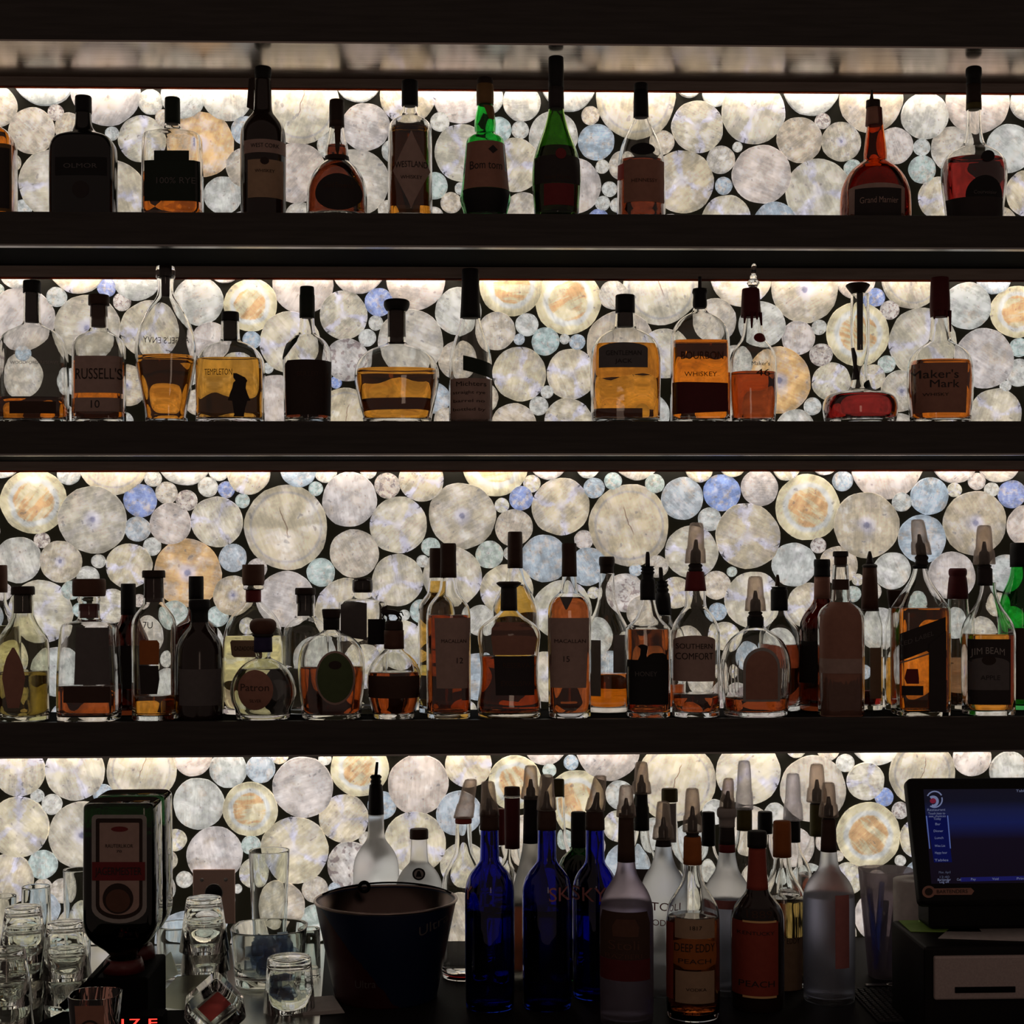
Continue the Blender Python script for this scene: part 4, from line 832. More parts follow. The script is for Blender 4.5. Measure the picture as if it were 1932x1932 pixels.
F_(1864, '1100,14 1112,14.5 1128,18 1144,25 1160,34 1176,42 1192,46 1210,46 1358,45', 'apple whiskey bottle with a black and grey label and pour cover', name='bourbon_bottle', flat=.85, sq=4, liq=(1196, 'amber'),
  caps=cover(1857, 991, 16, 1064, 5, dx=-7, y2=1075) + [('cap', 'dk', '1073,14 1105,14.5', 0, -6)],
  labs=[('label', 'dk', 'r:1822,1206,1907,1330', [('JIM BEAM', 1866, 1228, 13, 'grey', {'wfit': 60, 'arc': .004})]), ('label_panel', 'dgrey', 'a:1830,1240,1904,1302,12', [('APPLE', 1869, 1279, 9, 'dk', {'wfit': 36})]), ('crest', 'dbrn', 'e:1866,1246,13,9')])
# ---------------------------------------------------------------- bottles on the counter
D_ = lambda Y, *a, **k: B('D', Y, *a, **k)
def skyy(x, label, cx, ctop, lean, word, wx, ww, Y=-.50, w=1.0, capy=1565):
    pr = ' '.join('%g,%g' % (y_, r_ * (w if r_ > 18 else 1)) for y_, r_ in ((capy, 17), (1600, 17.5), (1622, 18), (1630, 22), (1640, 31), (1652, 40), (1668, 45.5), (1690, 47), (1905, 47)))
    return D_(Y, x, pr, label, name='vodka_bottle', glass='blue', liq=(1715, 'chill'),
      caps=cover(cx, ctop, 15, ctop + 66, 4, lean=lean)[:1] + [('pourer', 'dk', '%g,3 %g,5 %g,7 %g,13' % (ctop + 32, ctop + 40, ctop + 58, ctop + 66), lean), ('cap', 'brn', '%d,15 %d,18 %d,18.5' % (capy - 36, capy - 30, capy))],
      labs=[('print', 'rose', None, [(word, wx, 1690, 27, 'rose', {'wfit': ww})])])
skyy(922, 'cobalt blue vodka bottle nearest the steel bucket', 922, 1474, -.04, 'Y', 884, 16)
skyy(1030, 'cobalt blue vodka bottle in the middle of the three', 1030, 1461, 0, 'SK', 1055, 40)
skyy(1121, 'cobalt blue vodka bottle beside the pink frosted bottle', 1121, 1463, .16, 'SKY', 1112, 62, -.435, .92)
D_(-.10, 708, '1537,14.5 1578,15.5 1588,20 1600,30 1616,39 1634,43 1660,43.5 1800,43', 'tall white frosted bottle with black neck behind the steel bucket', name='vodka_bottle', glass='frostw',
  caps=[('pourer', 'blk', '1438,2.5 1448,3 1463,3', .10), ('pourer_collar', 'blk', '1462,8 1466,12 1470,8 1474,11 1479,9 1482,13 1536,15')])
D_(-.195, 789, '1582,15 1624,16.5 1630,20 1640,30 1652,38 1668,43.5 1690,44 1800,44', 'white frosted bottle with a round bell emblem behind the steel bucket', name='vodka_bottle', glass='frostw',
  caps=[('cap', 'brn', '1564,16 1566,17.5 1582,17.5')], labs=[('emblem_ring', 'blk', 'e:790,1650,12,11.5'), ('emblem', 'grey', 'e:790,1650,8.6,8.4'), ('bell', 'blk', 'p:1644,788,792,1649,786,794,1654,785,795,1655,784,796')])
D_(-.29, 873, '1552,14 1560,15 1600,16 1615,20 1632,29 1648,37 1668,41 1690,42 1880,42', 'clear bottle with a pour cover leaning right, between bucket and blue bottle', glass='clear', liq=(1835, 'red'),
  caps=cover(875, 1470, 15, 1542, 4, lean=.20, pour=False) + [('cap', 'brick', '1543,14 1546,16 1553,15.5')])
D_(-.27, 965, '1600,14 1615,15.5 1628,20 1642,30 1660,37 1690,38 1860,38', 'clear bottle with a dark red capsule behind the blue bottles', glass='clear', liq=(1700, 'dark'),
  caps=[('stopper', 'brn', '1485,14 1487,15 1500,15'), ('stopper_ring', 'glass', '1500,16 1504,16'), ('capsule', 'red', '1505,14 1507,15 1600,14')])
D_(-.13, 940, '1592,13 1612,15 1626,22 1644,33 1660,36 1830,36', 'bottle with a bright dark red sleeve peeking beside the left blue bottle', glass='clear', liq=(1680, 'water'), caps=[('sleeve', 'dred', '1526,12 1529,14 1593,14')])
D_(-.37, 1000, '1590,15 1605,17 1630,22 1660,31 1690,37 1720,40 1880,41', 'slim grey frosted bottle with black neck behind the middle blue bottle', name='vodka_bottle', glass='frostg',
  caps=cover(999, 1444, 14, 1506, 5) + [('neck_wrap', 'blk', '1502,13 1590,15')])
D_(-.16, 1052, '1502,12 1560,13.5 1590,16 1606,24 1624,34 1642,36 1830,36', 'clear bottle with a short green cap between two blue bottles', glass='clear', caps=[('cap', 'olive', '1470,10 1472,11.5 1502,11.5')])
D_(-.30, 1090, '1598,14 1604,16 1610,24 1620,33 1636,39 1660,40 1860,40', 'dark green glass bottle with a square black cap behind the blue bottles', glass='jag', liq=(1620, 'deep'), caps=[('cap', 'blk', '1532,13 1534,14.5 1598,14.5')])
# right hand group
D_(-.60, 1180, '1625,16.5 1640,18 1655,23 1668,32 1682,41 1700,48 1720,51 1932,52', 'pink tinted frosted bottle with a berry label in the front row', name='vodka_bottle', glass='frostp', liq=(1705, 'milky'),
  caps=cover(1179, 1481, 15, 1540, 4) + [('neck_sleeve', 'brn', '1535,14 1625,17')],
  labs=[('label', 'brn', 'p:1722,1140,1222,1745,1134,1228,1812,1134,1228', [('Stoli', 1178, 1785, 18, 'wood', {'wfit': 56}), ('RAZBERI', 1178, 1806, 9, 'wood', {'wfit': 66})]), ('foot_label', 'wine', 'r:1134,1812,1228,1852'), ('emblem', 'wood', 'p:1735,1164,1198,1750,1156,1206,1768,1158,1204')])
D_(-.42, 1250, '1595,15 1615,17 1635,24 1650,34 1668,41 1690,43 1900,43', 'frosted bottle with red lettering behind the peach vodka', name='vodka_bottle', glass='frost',
  caps=cover(1250, 1512, 15, 1582, 6) + [('neck_sleeve', 'dk', '1582,13 1596,15.5')], labs=[('print', 'dred', None, [('STOLI', 1250, 1712, 16, 'dred', {'wfit': 62}), ('VODKA', 1250, 1742, 12, 'dred', {'wfit': 56})])])
D_(-.57, 1305, '1630,16 1650,18 1666,22 1682,32 1700,43 1716,49.5 1740,51 1920,51', 'clear bottle of peach vodka with an ornate paper label in the front row', name='vodka_bottle', glass='clear', liq=(1728, 'rust'),
  caps=cover(1304, 1487, 15, 1568, 4, y2=1580) + [('cap', 'orange', '1578,15 1581,17 1630,17.5')],
  labs=[('label', 'kraft', 'r:1276,1735,1350,1772', [('1817', 1312, 1752, 8, 'dbrn', {'wfit': 22})]), ('label_scroll', 'orange', 'p:1772,1290,1334,1780,1272,1352,1792,1268,1354,1808,1270,1354,1822,1274,1352,1830,1292,1332', [('DEEP EDDY', 1312, 1790, 16, 'dbrn', {'wfit': 74}), ('PEACH', 1312, 1815, 9, 'dbrn', {'wfit': 60})]),
        ('foot_label', 'kraft', 'r:1277,1833,1349,1894', [('VODKA', 1314, 1868, 6, 'dbrn', {'wfit': 38})]), ('label_side', 'brick', 'r:1256,1745,1274,1890')])
D_(-.42, 1370, '1606,15 1625,17.5 1645,23 1658,33 1674,42 1692,45 1895,45', 'pinkish frosted bottle with a red banded neck behind the dark peach brandy', name='vodka_bottle', glass='frost', liq=(1700, 'milky'),
  caps=cover(1370, 1468, 12, 1526, 3, lean=.06) + [('collar', 'grey', '1524,16 1528,19 1540,19 1543,15 1560,15'), ('neck_sleeve', 'dk', '1558,14 1592,15.5'), ('neck_band', 'dred', '1592,15.6 1607,15.8')],
  labs=[('label', 'rose', 'r:1338,1700,1402,1716')])
D_(-.52, 1427, '1675,20 1686,24 1696,33 1708,43 1722,49 1745,50.5 1905,50', 'dark bottle with a red neck wrap and red label ruled in gold', name='brandy_bottle', glass='dkbrown',
  caps=[('cap', 'blk', '1568,17 1571,18.5 1598,18.5'), ('neck_wrap', 'brick', '1598,16 1640,18 1678,20.6')],
  labs=[('label', 'brick', 'r:1386,1740,1470,1880', [('KENTUCKY', 1428, 1762, 7, 'dk', {'wfit': 66}), ('PEACH', 1430, 1858, 12, 'dk', {'wfit': 64})]), ('gold_rule', 'goldline', 'r:1404,1738,1466,1742'), ('gold_rule', 'goldline', 'r:1404,1880,1466,1884'), ('shoulder_label', 'dk', 'r:1404,1716,1460,1738', [('1889', 1432, 1727, 14, 'brn', {'wfit': 46})])])
D_(-.38, 1474, '1616,15 1640,18 1655,24 1672,35 1690,43 1710,44 1880,44', 'clear bottle with a tall orange cap and yellowed label beside the white frosted bottle', name='vodka_bottle', glass='clear', liq=(1693, 'olive'),
  caps=[('cap', 'orange', '1549,15 1552,17 1616,17.5')], labs=[('label', 'kraft', 'r:1470,1770,1516,1880', [('DEEP EDDY', 1484, 1776, 11, 'dbrn', {'wfit': 50})])])
D_(-.48, 1562, '1605,15 1625,17 1640,20 1650,29 1664,40 1682,47 1705,49 1893,49', 'big white frosted bottle with a pink side stripe, rightmost of the counter bottles', name='vodka_bottle', glass='frost', liq=(1690, 'milky'),
  caps=cover(1561, 1476, 14, 1540, 5) + [('neck_sleeve', 'brn', '1545,13 1606,15.5')], labs=[('side_stripe', 'rose', 'r:1576,1690,1604,1828')])
D_(-.20, 1209, '1565,14 1585,15.5 1600,19 1614,27 1630,33 1650,34 1820,34', 'round clear bottle with a tall pour cover at the back beside the frosted ones', glass='clear', liq=(1690, 'water'), caps=cover(1209, 1437, 14, 1496, 5) + [('pourer_collar', 'blk', '1496,11 1520,12 1524,14.5 1566,14.5')], labs=[('label', 'dgrey', 'r:1186,1640,1232,1700')])
D_(-.14, 1262, '1512,13 1560,15 1600,18 1620,26 1640,32 1820,33', 'clear bottle with an olive cap and grey neck label at the back', glass='clear', caps=[('cap', 'olive', '1488,14 1490,15.5 1512,15.5')], labs=[('neck_label', 'grey', 'r:1249,1516,1276,1590')])
D_(-.18, 1335, '1595,12 1610,15 1626,24 1642,31 1660,32 1820,32', 'clear bottle with a plain black cap hidden behind the red banded frosted bottle', glass='clear', caps=[('cap', 'blk', '1532,11 1534,12.5 1595,13')])
D_(-.22, 1403, '1565,13 1590,16 1606,23 1622,30 1640,32 1820,32', 'clear bottle with a pale frosted pour cover on an olive cap', glass='clear', caps=cover(1403, 1435, 14, 1526, 3, 'clr', pour=False) + [('cap', 'olive', '1525,13 1527,14.5 1566,14.5')])
D_(-.13, 1442, '1572,13 1596,15 1612,22 1628,29 1645,30 1810,30', 'clear bottle with a square black cap behind the dark brandy', glass='clear', caps=[('cap', 'blk', '1531,12 1533,14 1572,14')])
D_(-.20, 1495, '1588,12 1606,15 1622,24 1640,33 1660,34 1820,34', 'clear bottle with a pale pour cover over a black band, behind the orange cap', glass='clear', liq=(1680, 'water'), caps=cover(1495, 1459, 15, 1546, 4, 'clr', pour=False) + [('cap_band', 'blk', '1547,11 1549,13.5 1588,13.5')])
D_(-.11, 1540, '1576,13 1592,16 1606,25 1622,36 1642,38 1800,38', 'ribbed clear bottle with an olive neck and brown pour cover at the back', glass='clear', liq=(1650, 'deep'), caps=cover(1538, 1441, 15, 1512, 5) + [('cap', 'olive', '1516,12 1518,13.5 1577,13.5')])
# ---------------------------------------------------------------- steel bucket
bz = COUNTER_Z; Yb = -.42
X0 = P(726, HOR, Yb).x; mb = mpp(726, Yb)
zr = P(726, 1697, Yb).z - bz
t = thing('ice_bucket', 'dark blue metal ice bucket with red patch standing among the bottles', 'bucket', (X0, Yb, bz))
ro, ri = 133 * mb, 96 * mb
H = lambda f: ri + (ro - ri) * f
def metal(name, c, r): return plain(name, c, r, 1, .25, 14)
def bucket_mat():
    mt, nt, out = newmat('printed_bucket'); L = nt.links.new
    p = N(nt, 'ShaderNodeBsdfPrincipled'); setin(p, Roughness=.38, Metallic=.25)
    tc = N(nt, 'ShaderNodeTexCoord'); s = N(nt, 'ShaderNodeSeparateXYZ'); L(tc.outputs['Object'], s.inputs[0])
    a = N(nt, 'ShaderNodeMath', operation='MULTIPLY_ADD'); L(s.outputs[0], a.inputs[0]); a.inputs[1].default_value = 1.25; L(s.outputs[2], a.inputs[2])
    nz = N(nt, 'ShaderNodeTexNoise'); setin(nz, Scale=22.0, Detail=4); L(tc.outputs['Object'], nz.inputs['Vector'])
    ad = N(nt, 'ShaderNodeMath', operation='MULTIPLY_ADD'); L(nz.outputs['Fac'], ad.inputs[0]); ad.inputs[1].default_value = .03; L(a.outputs[0], ad.inputs[2])
    cr = N(nt, 'ShaderNodeValToRGB'); L(ad.outputs[0], cr.inputs[0]); cr.color_ramp.interpolation = 'CONSTANT'
    e = cr.color_ramp.elements; e[0].position = 0; e[0].color = (.045, .004, .006, 1); e[1].position = .045; e[1].color = (.004, .012, .048, 1)
    L(cr.outputs[0], p.inputs['Base Color']); L(p.outputs[0], out.inputs[0]); return mt
rg = [(0, H(0)), (.003, H(.01)), (zr * .5, H(.5)), (zr - .004, H(.985))]
link('shell', loft('shell', [(z, r, r, 2, 0) for z, r in rg] + [(zr - .001, H(1) - .0004, H(1) - .0004, 2, 0), (zr - .001, H(1) - .003, H(1) - .003, 2, 0), (zr * .5, H(.5) - .003, H(.5) - .003, 2, 0), (.006, H(0) - .004, H(0) - .004, 2, 0)], 64), bucket_mat(), t)
link('lining', loft('lining', [(z, r - .0034, r - .0034, 2, 0) for z, r in rg[1:3]] + [(zr - .003, H(1) - .0034, H(1) - .0034, 2, 0), (zr - .003, H(1) - .0042, H(1) - .0042, 2, 0), (zr * .5, H(.5) - .0042, H(.5) - .0042, 2, 0), (.008, H(0) - .006, H(0) - .006, 2, 0)], 64), metal('bucket_lining', (.12, .085, .075), .28), t)
o = link('rim', torus_me('rim', H(1), .0026, 'Z', 64, 8), metal('bucket_steel', (.35, .28, .25), .3), t, (0, 0, zr))
qa = P(687, 1671, Yb + .10)
link('handle_ear', torus_me('handle_ear', .0085, .0034, 'Y'), MBLK, t, (qa.x - X0, .103, P(687, 1674, Yb + .10).z - bz))
link('handle', tube_me('handle', [((-.95 + .19 * i / 2) * ro * .98, math.sqrt(max(.0, 1 - (-.95 + .19 * i / 2) ** 2)) * ro * 1.0 + .003, zr + .001 + .004 * math.sin(i / 20 * 3.14)) for i in range(21)], .0018, 8), MBLK, t)
def on_bucket(px, py, off=.0006):
    q = P(px, py, Yb - H(.5)); z = q.z - bz; r = H(z / zr) + off; u = max(-.97, min(.97, (q.x - X0) / r))
    return (u * r, -math.sqrt(1 - u * u) * r, z)
for s_, cx, cy, hh, wf, tl in (('Ultra', 818, 1752, 20, 56, -.35), ('Ultra', 688, 1862, 16, 40, -.1)):
    vs, fs = text_geo(s_); wd = max(v[0] for v in vs) - min(v[0] for v in vs)
    o = link('lettering', mesh('lettering', [on_bucket(cx + u * wf / wd, cy - v * hh / .72 + tl * u * wf / wd) for u, v in vs], fs), cm('dgrey'), t); o['kind'] = 'stuff'
# ---------------------------------------------------------------- glassware
GLS = glassm('tumbler_glass', (.88, .90, .87), 1.46)
def tumbler_mesh(h, rb, rm_, base, th=.0026, n=2.0, flutes=0):
    # mouth down, thick base up
    o = [(0, rm_), (h * .5, (rm_ + rb) / 2), (h - .004, rb), (h - .0008, rb * .96), (h, rb * .86)]
    i_ = [(h - base, (rb - th) * .84), (h - base - .003, rb - th), (h * .5, (rm_ + rb) / 2 - th), (0, rm_ - th)]
    rg = [(0, rm_ - th, rm_ - th, n, 0)]
    rg = [(z, r, r, n, 0) for z, r in o] + [(h - .0006, rb * .5, rb * .5, n, 0)]
    up = [(z, r, r, n, 0) for z, r in i_]
    vs, fs = [], []; cnt = 36
    allr = rg + [(h - .0012, .0008, .0008, n, 0)]
    inner = [(h - base + .0004, .0008, .0008, n, 0)] + up
    for z, a, b, nn, ox in allr + inner: vs.extend(ring_pts(a, b, nn, z, cnt))
    ka, kb = len(allr), len(inner)
    def strip(j0, k):
        for j in range(j0, j0 + k - 1):
            for i in range(cnt): fs.append((j * cnt + i, j * cnt + (i + 1) % cnt, (j + 1) * cnt + (i + 1) % cnt, (j + 1) * cnt + i))
    strip(0, ka); strip(ka, kb)
    fs.append(tuple((ka - 1) * cnt + i for i in range(cnt))); fs.append(tuple(ka * cnt + cnt - 1 - i for i in range(cnt)))
    last = (ka + kb - 1) * cnt
    for i in range(cnt): fs.append((last + i, last + (i + 1) % cnt, (i + 1) % cnt, i))
    me = mesh('tumbler', vs, fs, True)
    bm = bmesh.new(); bm.from_mesh(me); bmesh.ops.recalc_face_normals(bm, faces=bm.faces); bm.to_mesh(me); bm.free()
    return me
TM = tumbler_mesh(.090, .0300, .0425, .012)
TM.materials.append(GLS)
WORD = ['topmost', 'second from the top', 'third from the top', 'lowest']
xr_ = lambda px, y: P(px, HOR, y).x
tp = [(XL * .8, -.03), (xr_(612, -.03), -.03), (xr_(600, -.60), -.60), (xr_(372, -.62), -.62), (xr_(372, -.645), -.645), (xr_(64, -.645), -.645), (xr_(64, -.69), -.69), (XL * .8, -.69)]
nt_ = len(tp)
tm = mesh('added_reflector_tray', [(x_, y_, 0) for x_, y_ in tp] + [(x_, y_, .002) for x_, y_ in tp], [tuple(range(nt_))[::-1], tuple(range(nt_, 2 * nt_))] + [(i, (i + 1) % nt_, nt_ + (i + 1) % nt_, nt_ + i) for i in range(nt_)])
tag(link('added_reflector_tray', tm, plain('reflector_tray_steel', (.62, .62, .58), .24, 1, .15, 8), None, (0, 0, bz + .0002)), 'flat steel tray added to reflect wall light into the left glasses', 'tray')  # tray added as a reflector, throws the wall's light up into the glasses
BZ0 = bz; bz = bz + .0023
def stack(px, ptop, n, pitch, where, lean=0):
    ztop = bz + .09 + pitch * (n - 1); d = ray(px, ptop); tt = (ztop - CAM.z) / d.z; q = CAM + d * tt
    for i in range(n):
        zz = bz + pitch * (n - 1 - i)
        o = link('tumbler', TM, None, None, (q.x + lean * (zz - bz) + (.0012 if i % 2 else -.001), q.y, zz + .0002))
        o.rotation_euler = (0, 0, .4 * i)
        w_ = WORD[i] if i < n - 1 else 'lowest'
        tag(o, 'upturned glass tumbler, %s of the stack %s' % (w_, where), 'glass', 'tumblers nested upside down in stacks')
stack(45, 1710, 4, .0300, 'by the left picture edge, behind')
stack(125, 1739, 3, .0400, 'left of the green bottle dispenser')
stack(14, 1790, 2, .0400, 'cut by the left picture edge, in front')
stack(386, 1693, 4, .0340, 'under the outlet')
def vessel(px, ptop, hw_top, hw_bot, d, label, name, n=2.0, th=.003, base=.01, bulge=None, rim=.0):
    Y = CAM.y + d; q = P(px, ptop, Y); mm_ = mpp(px, Y); h = q.z - bz
    rt, rb = hw_top * mm_, hw_bot * mm_
    out = [(0, rb * .95), (.003, rb)] + ([(h * .4, bulge * mm_)] if bulge else []) + [(h - .006, rt), (h, rt + rim)]
    inn = [(h, rt - th * .7 + rim), (h - .006, rt - th)] + ([(h * .4, bulge * mm_ - th)] if bulge else []) + [(base + .003, rb - th), (base, rb * .8)]
    me = loft(name, [(z, r, r, n, 0) for z, r in chaikin(out, 1)] + [(z, r, r, n, 0) for z, r in chaikin(inn, 1)], 40)
    o = link(name, me, GLS, None, (q.x, Y, bz + .0002))
    return tag(o, label, 'glass')
vessel(508, 1604, 38, 30, 3.06, 'tall clear beer glass standing at the back, left of the bucket', 'beer_glass')
vessel(508, 1748, 70, 64, 2.93, 'wide clear glass jar with fluted sides, left of the bucket', 'glass_jar', n=2.6, th=.004, base=.014, rim=.002)
vessel(583, 1752, 21, 22, 2.97, 'narrow clear glass squeezed against the left side of the bucket', 'highball_glass', th=.004, base=.014)
vessel(338, 1744, 42, 40, 2.98, 'short wide glass behind the leaning acrylic sheets', 'rocks_glass', th=.004)
vessel(146, 1640, 26, 24, 3.05, 'tall clear glass left of the dispenser, at the wall', 'highball_glass')
vessel(68, 1672, 26, 20, 3.03, 'stemless clear glass behind the left tumbler stack', 'water_glass', bulge=29)
vessel(4, 1690, 26, 22, 3.0, 'clear glass at the back, cut by the left picture edge', 'water_glass')
jar = [o for o in COL.objects if o.name == 'glass_jar'][0]
rr_ = random.Random(5)
bm = bmesh.new()
for i in range(46):
    a, r_ = rr_.uniform(0, 6.28), .044 * math.sqrt(rr_.random())
    M_ = Matrix.Translation((r_ * math.cos(a), r_ * math.sin(a), .024 + .046 * rr_.random())) @ Matrix.Rotation(rr_.uniform(0, 3), 4, 'X') @ Matrix.Rotation(rr_.uniform(0, 3), 4, 'Z')
    bmesh.ops.create_cube(bm, size=.019, matrix=M_)
mm = bpy.data.meshes.new('ice'); bm.to_mesh(mm); bm.free()
link('ice', mm, frosted('cloudy_ice', (.80, .86, .95), .25), jar)['kind'] = 'stuff'
# fluted rocks glass upside down in front
bz = BZ0
q = at_z(541, 1920, bz); hh = .0935
fm = tumbler_mesh(hh, .0375, .0445, .016, .004)
for v in fm.vertices:
    r = math.hypot(v.co.x, v.co.y)
    if .0015 < v.co.z < hh - .018 and r > .02:
        a_ = math.atan2(v.co.y, v.co.x); k_ = 1 - .05 * abs(math.sin(5 * a_)) * min(1, (hh - v.co.z) / .05)
        v.co.x *= k_; v.co.y *= k_
tag(link('fluted_glass', fm, GLS, None, (q.x, q.y + .04, bz + .0002)), 'thick fluted rocks glass upside down in front of the jar', 'glass')
# white napkins beside it
q = at_z(604, 1904, bz)
t = thing('napkin_stack', 'small stack of white napkins beside the bucket', 'napkins', (q.x - .012, q.y + .01, bz), None, .25)
for i in range(4):
    link('napkin', box_me('napkin', (-.045, -.05, .0004 + i * .0016), (.045 - .001 * i, .05 - .0015 * i, .0018 + i * .0016)), plain('napkin_paper', (.55, .53, .50), .8), t)
# ---------------------------------------------------------------- outlet plate on the lit wall
q0, q1 = P(364, 1640, -.014), P(444, 1742, -.014)
t = thing('outlet_plate', 'copper coloured outlet cover on the lit wall, right of the dispenser', 'outlet', ((q0.x + q1.x) / 2, -.0125, (q0.z + q1.z) / 2))
hx, hz = (q1.x - q0.x) / 2, (q0.z - q1.z) / 2
COP = plain('copper_plate', (.72, .50, .42), .32, .45, .15, 10)
link('cover', box_me('cover', (-hx, -.005, -hz), (hx, 0, hz), .0018), COP, t)
link('socket', loft('socket', [(0, .016, .016, 2, 0), (.0035, .015, .015, 2, 0)], 32), BLK, t, (0, -.0049, .008)).rotation_euler = (math.pi / 2, 0, 0)
link('socket_ring', torus_me('socket_ring', .0172, .0012), TRIM, t, (0, -.0054, .008))
for sx_ in (-.024, .024):
    link('screw', loft('screw', [(0, .004, .004, 2, 0), (.0016, .0035, .0035, 2, 0)], 16), TRIM, t, (sx_, -.0049, .034)).rotation_euler = (math.pi / 2, 0, 0)
# ---------------------------------------------------------------- chilled shot dispenser with two upturned bottles
Yd = CAM.y + 2.49
xm = P(231, HOR, Yd).x; md = mpp(231, Yd)
zt_ = P(231, 1510, Yd).z; zn = P(231, 1812, Yd).z
prof = [(zt_ - P(231, y_, Yd).z, hw_ * md) for y_, hw_ in ((1510, 60), (1514, 66), (1522, 67.5), (1725, 68.5), (1745, 67), (1762, 60), (1775, 50), (1788, 36), (1796, 29), (1803, 24), (1812, 22))]
JG = GL['jag']
def upturned(y, label, front):
    t = thing('liqueur_bottle', label, 'bottle', (xm, y, zn), 'square green bottles upturned in the dispenser')
    rg = []
    for dz, r in chaikin(prof, 1):
        f = sstep((r - 24 * md) / (44 * md)); rg.append((zt_ - dz - zn, r, (22 * md) + (r - 22 * md) * .66 if r > 22 * md else r, 2 + 4 * f, 0))
    th = .0032
    inn = [(z, max(.004, a - th), max(.004, b_ - th), n_, 0) for z, a, b_, n_, _ in rg if z < zt_ - zn - .014]
    me = loft('body', rg[::-1] + [(z, a, b_, n_, 0) for z, a, b_, n_, _ in inn] , 44)
    link('body', loft('body', [(z, a, b_, n_, 0) for z, a, b_, n_, _ in rg[::-1]], 44), JG, t); bpy.data.meshes.remove(me)
    link('spirit', loft('spirit', [(z, a - .0004, b_ - .0004, n_, 0) for z, a, b_, n_, _ in inn[::-1] if z < zt_ - zn - .05], 44), lm('deep'), t)
    if front:
        bD = max(r[2] for r in rg)
        def pl(px, py, k_): qq = P(px, py, y - bD); return (qq.x - xm, -bD - .0006 - .0004 * k_, qq.z - zn)
        def shape(name, col, pts, k_): link(name, mesh(name, [pl(px, py, k_) for px, py in pts], [tuple(range(len(pts)))]), cm(col), t); return t.children[-1]
        def rnd_(x0, y0, x1, y1, r, bot): 
            o = [(x0 + r - r * math.cos(a), y0 + r - r * math.sin(a)) for a in (0, .5, 1.05, 1.57)] + [(x1 - r + r * math.sin(a), y0 + r - r * math.cos(a)) for a in (0, .5, 1.05, 1.57)]
            cx = (x0 + x1) / 2
            return o + [(cx + (x1 - x0) / 2 * math.cos(a), y1 - bot + bot * math.sin(a)) for a in [math.pi * i / 12 for i in range(13)]]
        def ell(cx, cy, rx, ry): return [(cx + rx * math.cos(a), cy + ry * math.sin(a)) for a in [2 * math.pi * i / 28 for i in range(28)]]
        lb = shape('label', 'grey', rnd_(173, 1537, 277, 1742, 8, 30), 0)
        shape('label_border', 'dbrn', rnd_(181, 1544, 269, 1734, 4, 26), 1)
        shape('label_panel', 'tan', rnd_(188, 1552, 263, 1726, 2, 20), 2)
        shape('label_band', 'dred', [(174, 1626), (274, 1626), (274, 1661), (174, 1661)], 3)
        shape('emblem', 'dbrn', ell(223, 1695, 29, 29), 3); shape('emblem_centre', 'wood', ell(223, 1699, 23, 22), 4); shape('red_mark', 'dred', ell(226, 1564, 16, 5), 3)
        for s_, cx, cy, h_, wf, col, k_ in (('RAUTERLIKOR', 225, 1596, 7, 52, 'dbrn', 4), ('70', 225, 1606, 5, 10, 'dbrn', 4), ('JAGERMEISTER', 224, 1644, 15, 88, 'dk', 5)):
            vs, fs = text_geo(s_); wd = max(v[0] for v in vs) - min(v[0] for v in vs)
            o = link('lettering', mesh('lettering', [pl(cx + u * wf / wd, cy - v * h_ / .72, k_) for u, v in vs], fs), cm(col), lb); o['kind'] = 'stuff'
upturned(Yd, 'front upturned square green bottle with a red banded label on the dispenser', True)
upturned(Yd + .088, 'rear upturned square green bottle on the dispenser, behind the labelled one', False)
zb_ = P(231, 1906, CAM.y + 2.60).z
t = thing('shot_dispenser', 'black chilled shot dispenser holding two upturned green bottles, bottom left', 'dispenser', (xm, Yd + .03, bz))
RB = lambda n_, lo, hi, bev=.004, mat=MBLK: link(n_, box_me(n_, lo, hi, bev), mat, t)
hw_ = 58 * md
RB('tower', (-hw_, -.075, zb_ - bz), (hw_ * .95, .08, zn - bz - .016))
for k_, yy in enumerate((-.03, .058)):
    link('bottle_collar', loft('bottle_collar', [(zn - bz - .017, .032, .032, 2, 0), (zn - bz - .003, .030, .030, 2, 0), (zn - bz + .004, .027, .027, 2, 0), (zn - bz + .004, .0215, .0215, 2, 0), (zn - bz - .012, .0215, .0215, 2, 0)], 32), plain('dark_red_collar', (.10, .012, .012), .4), t, (0, yy, 0))
pz_ = lambda px, py, y: (P(px, py, y).x - xm)
y0_ = Yd + .03
tpx = [(115, 2.60), (350, 2.60), (366, 2.52), (372, 2.34), (350, 2.26), (60, 2.26), (36, 2.34), (58, 2.52)]
zt0 = zb_ - bz
link('housing', hull_me('housing', [(P(px_, HOR, CAM.y + d_).x - xm, CAM.y + d_ - y0_, z_) for px_, d_ in tpx for z_ in (.002, zt0)], .003), MBLK, t)
dq0, dq1 = P(196, 1919, CAM.y + 2.40), P(306, 1932, CAM.y + 2.40)
link('display', box_me('display', (dq0.x - xm, CAM.y + 2.40 - y0_, zt0), (dq1.x - xm, -.0755, dq0.z - bz), .003), MBLK, t)
qL = [P(118, 1900, Yd - .05), P(172, 1852, Yd - .05), P(206, 1816, Yd - .05)]
ql = [(q_.x - xm, -.08 - .0, q_.z - bz) for q_ in qL]
link('tap_lever', tube_me('tap_lever', ql[:2], .0062, 10), MBLK, t); link('lever_pin', tube_me('lever_pin', ql[1:], .0022, 8), MBLK, t)
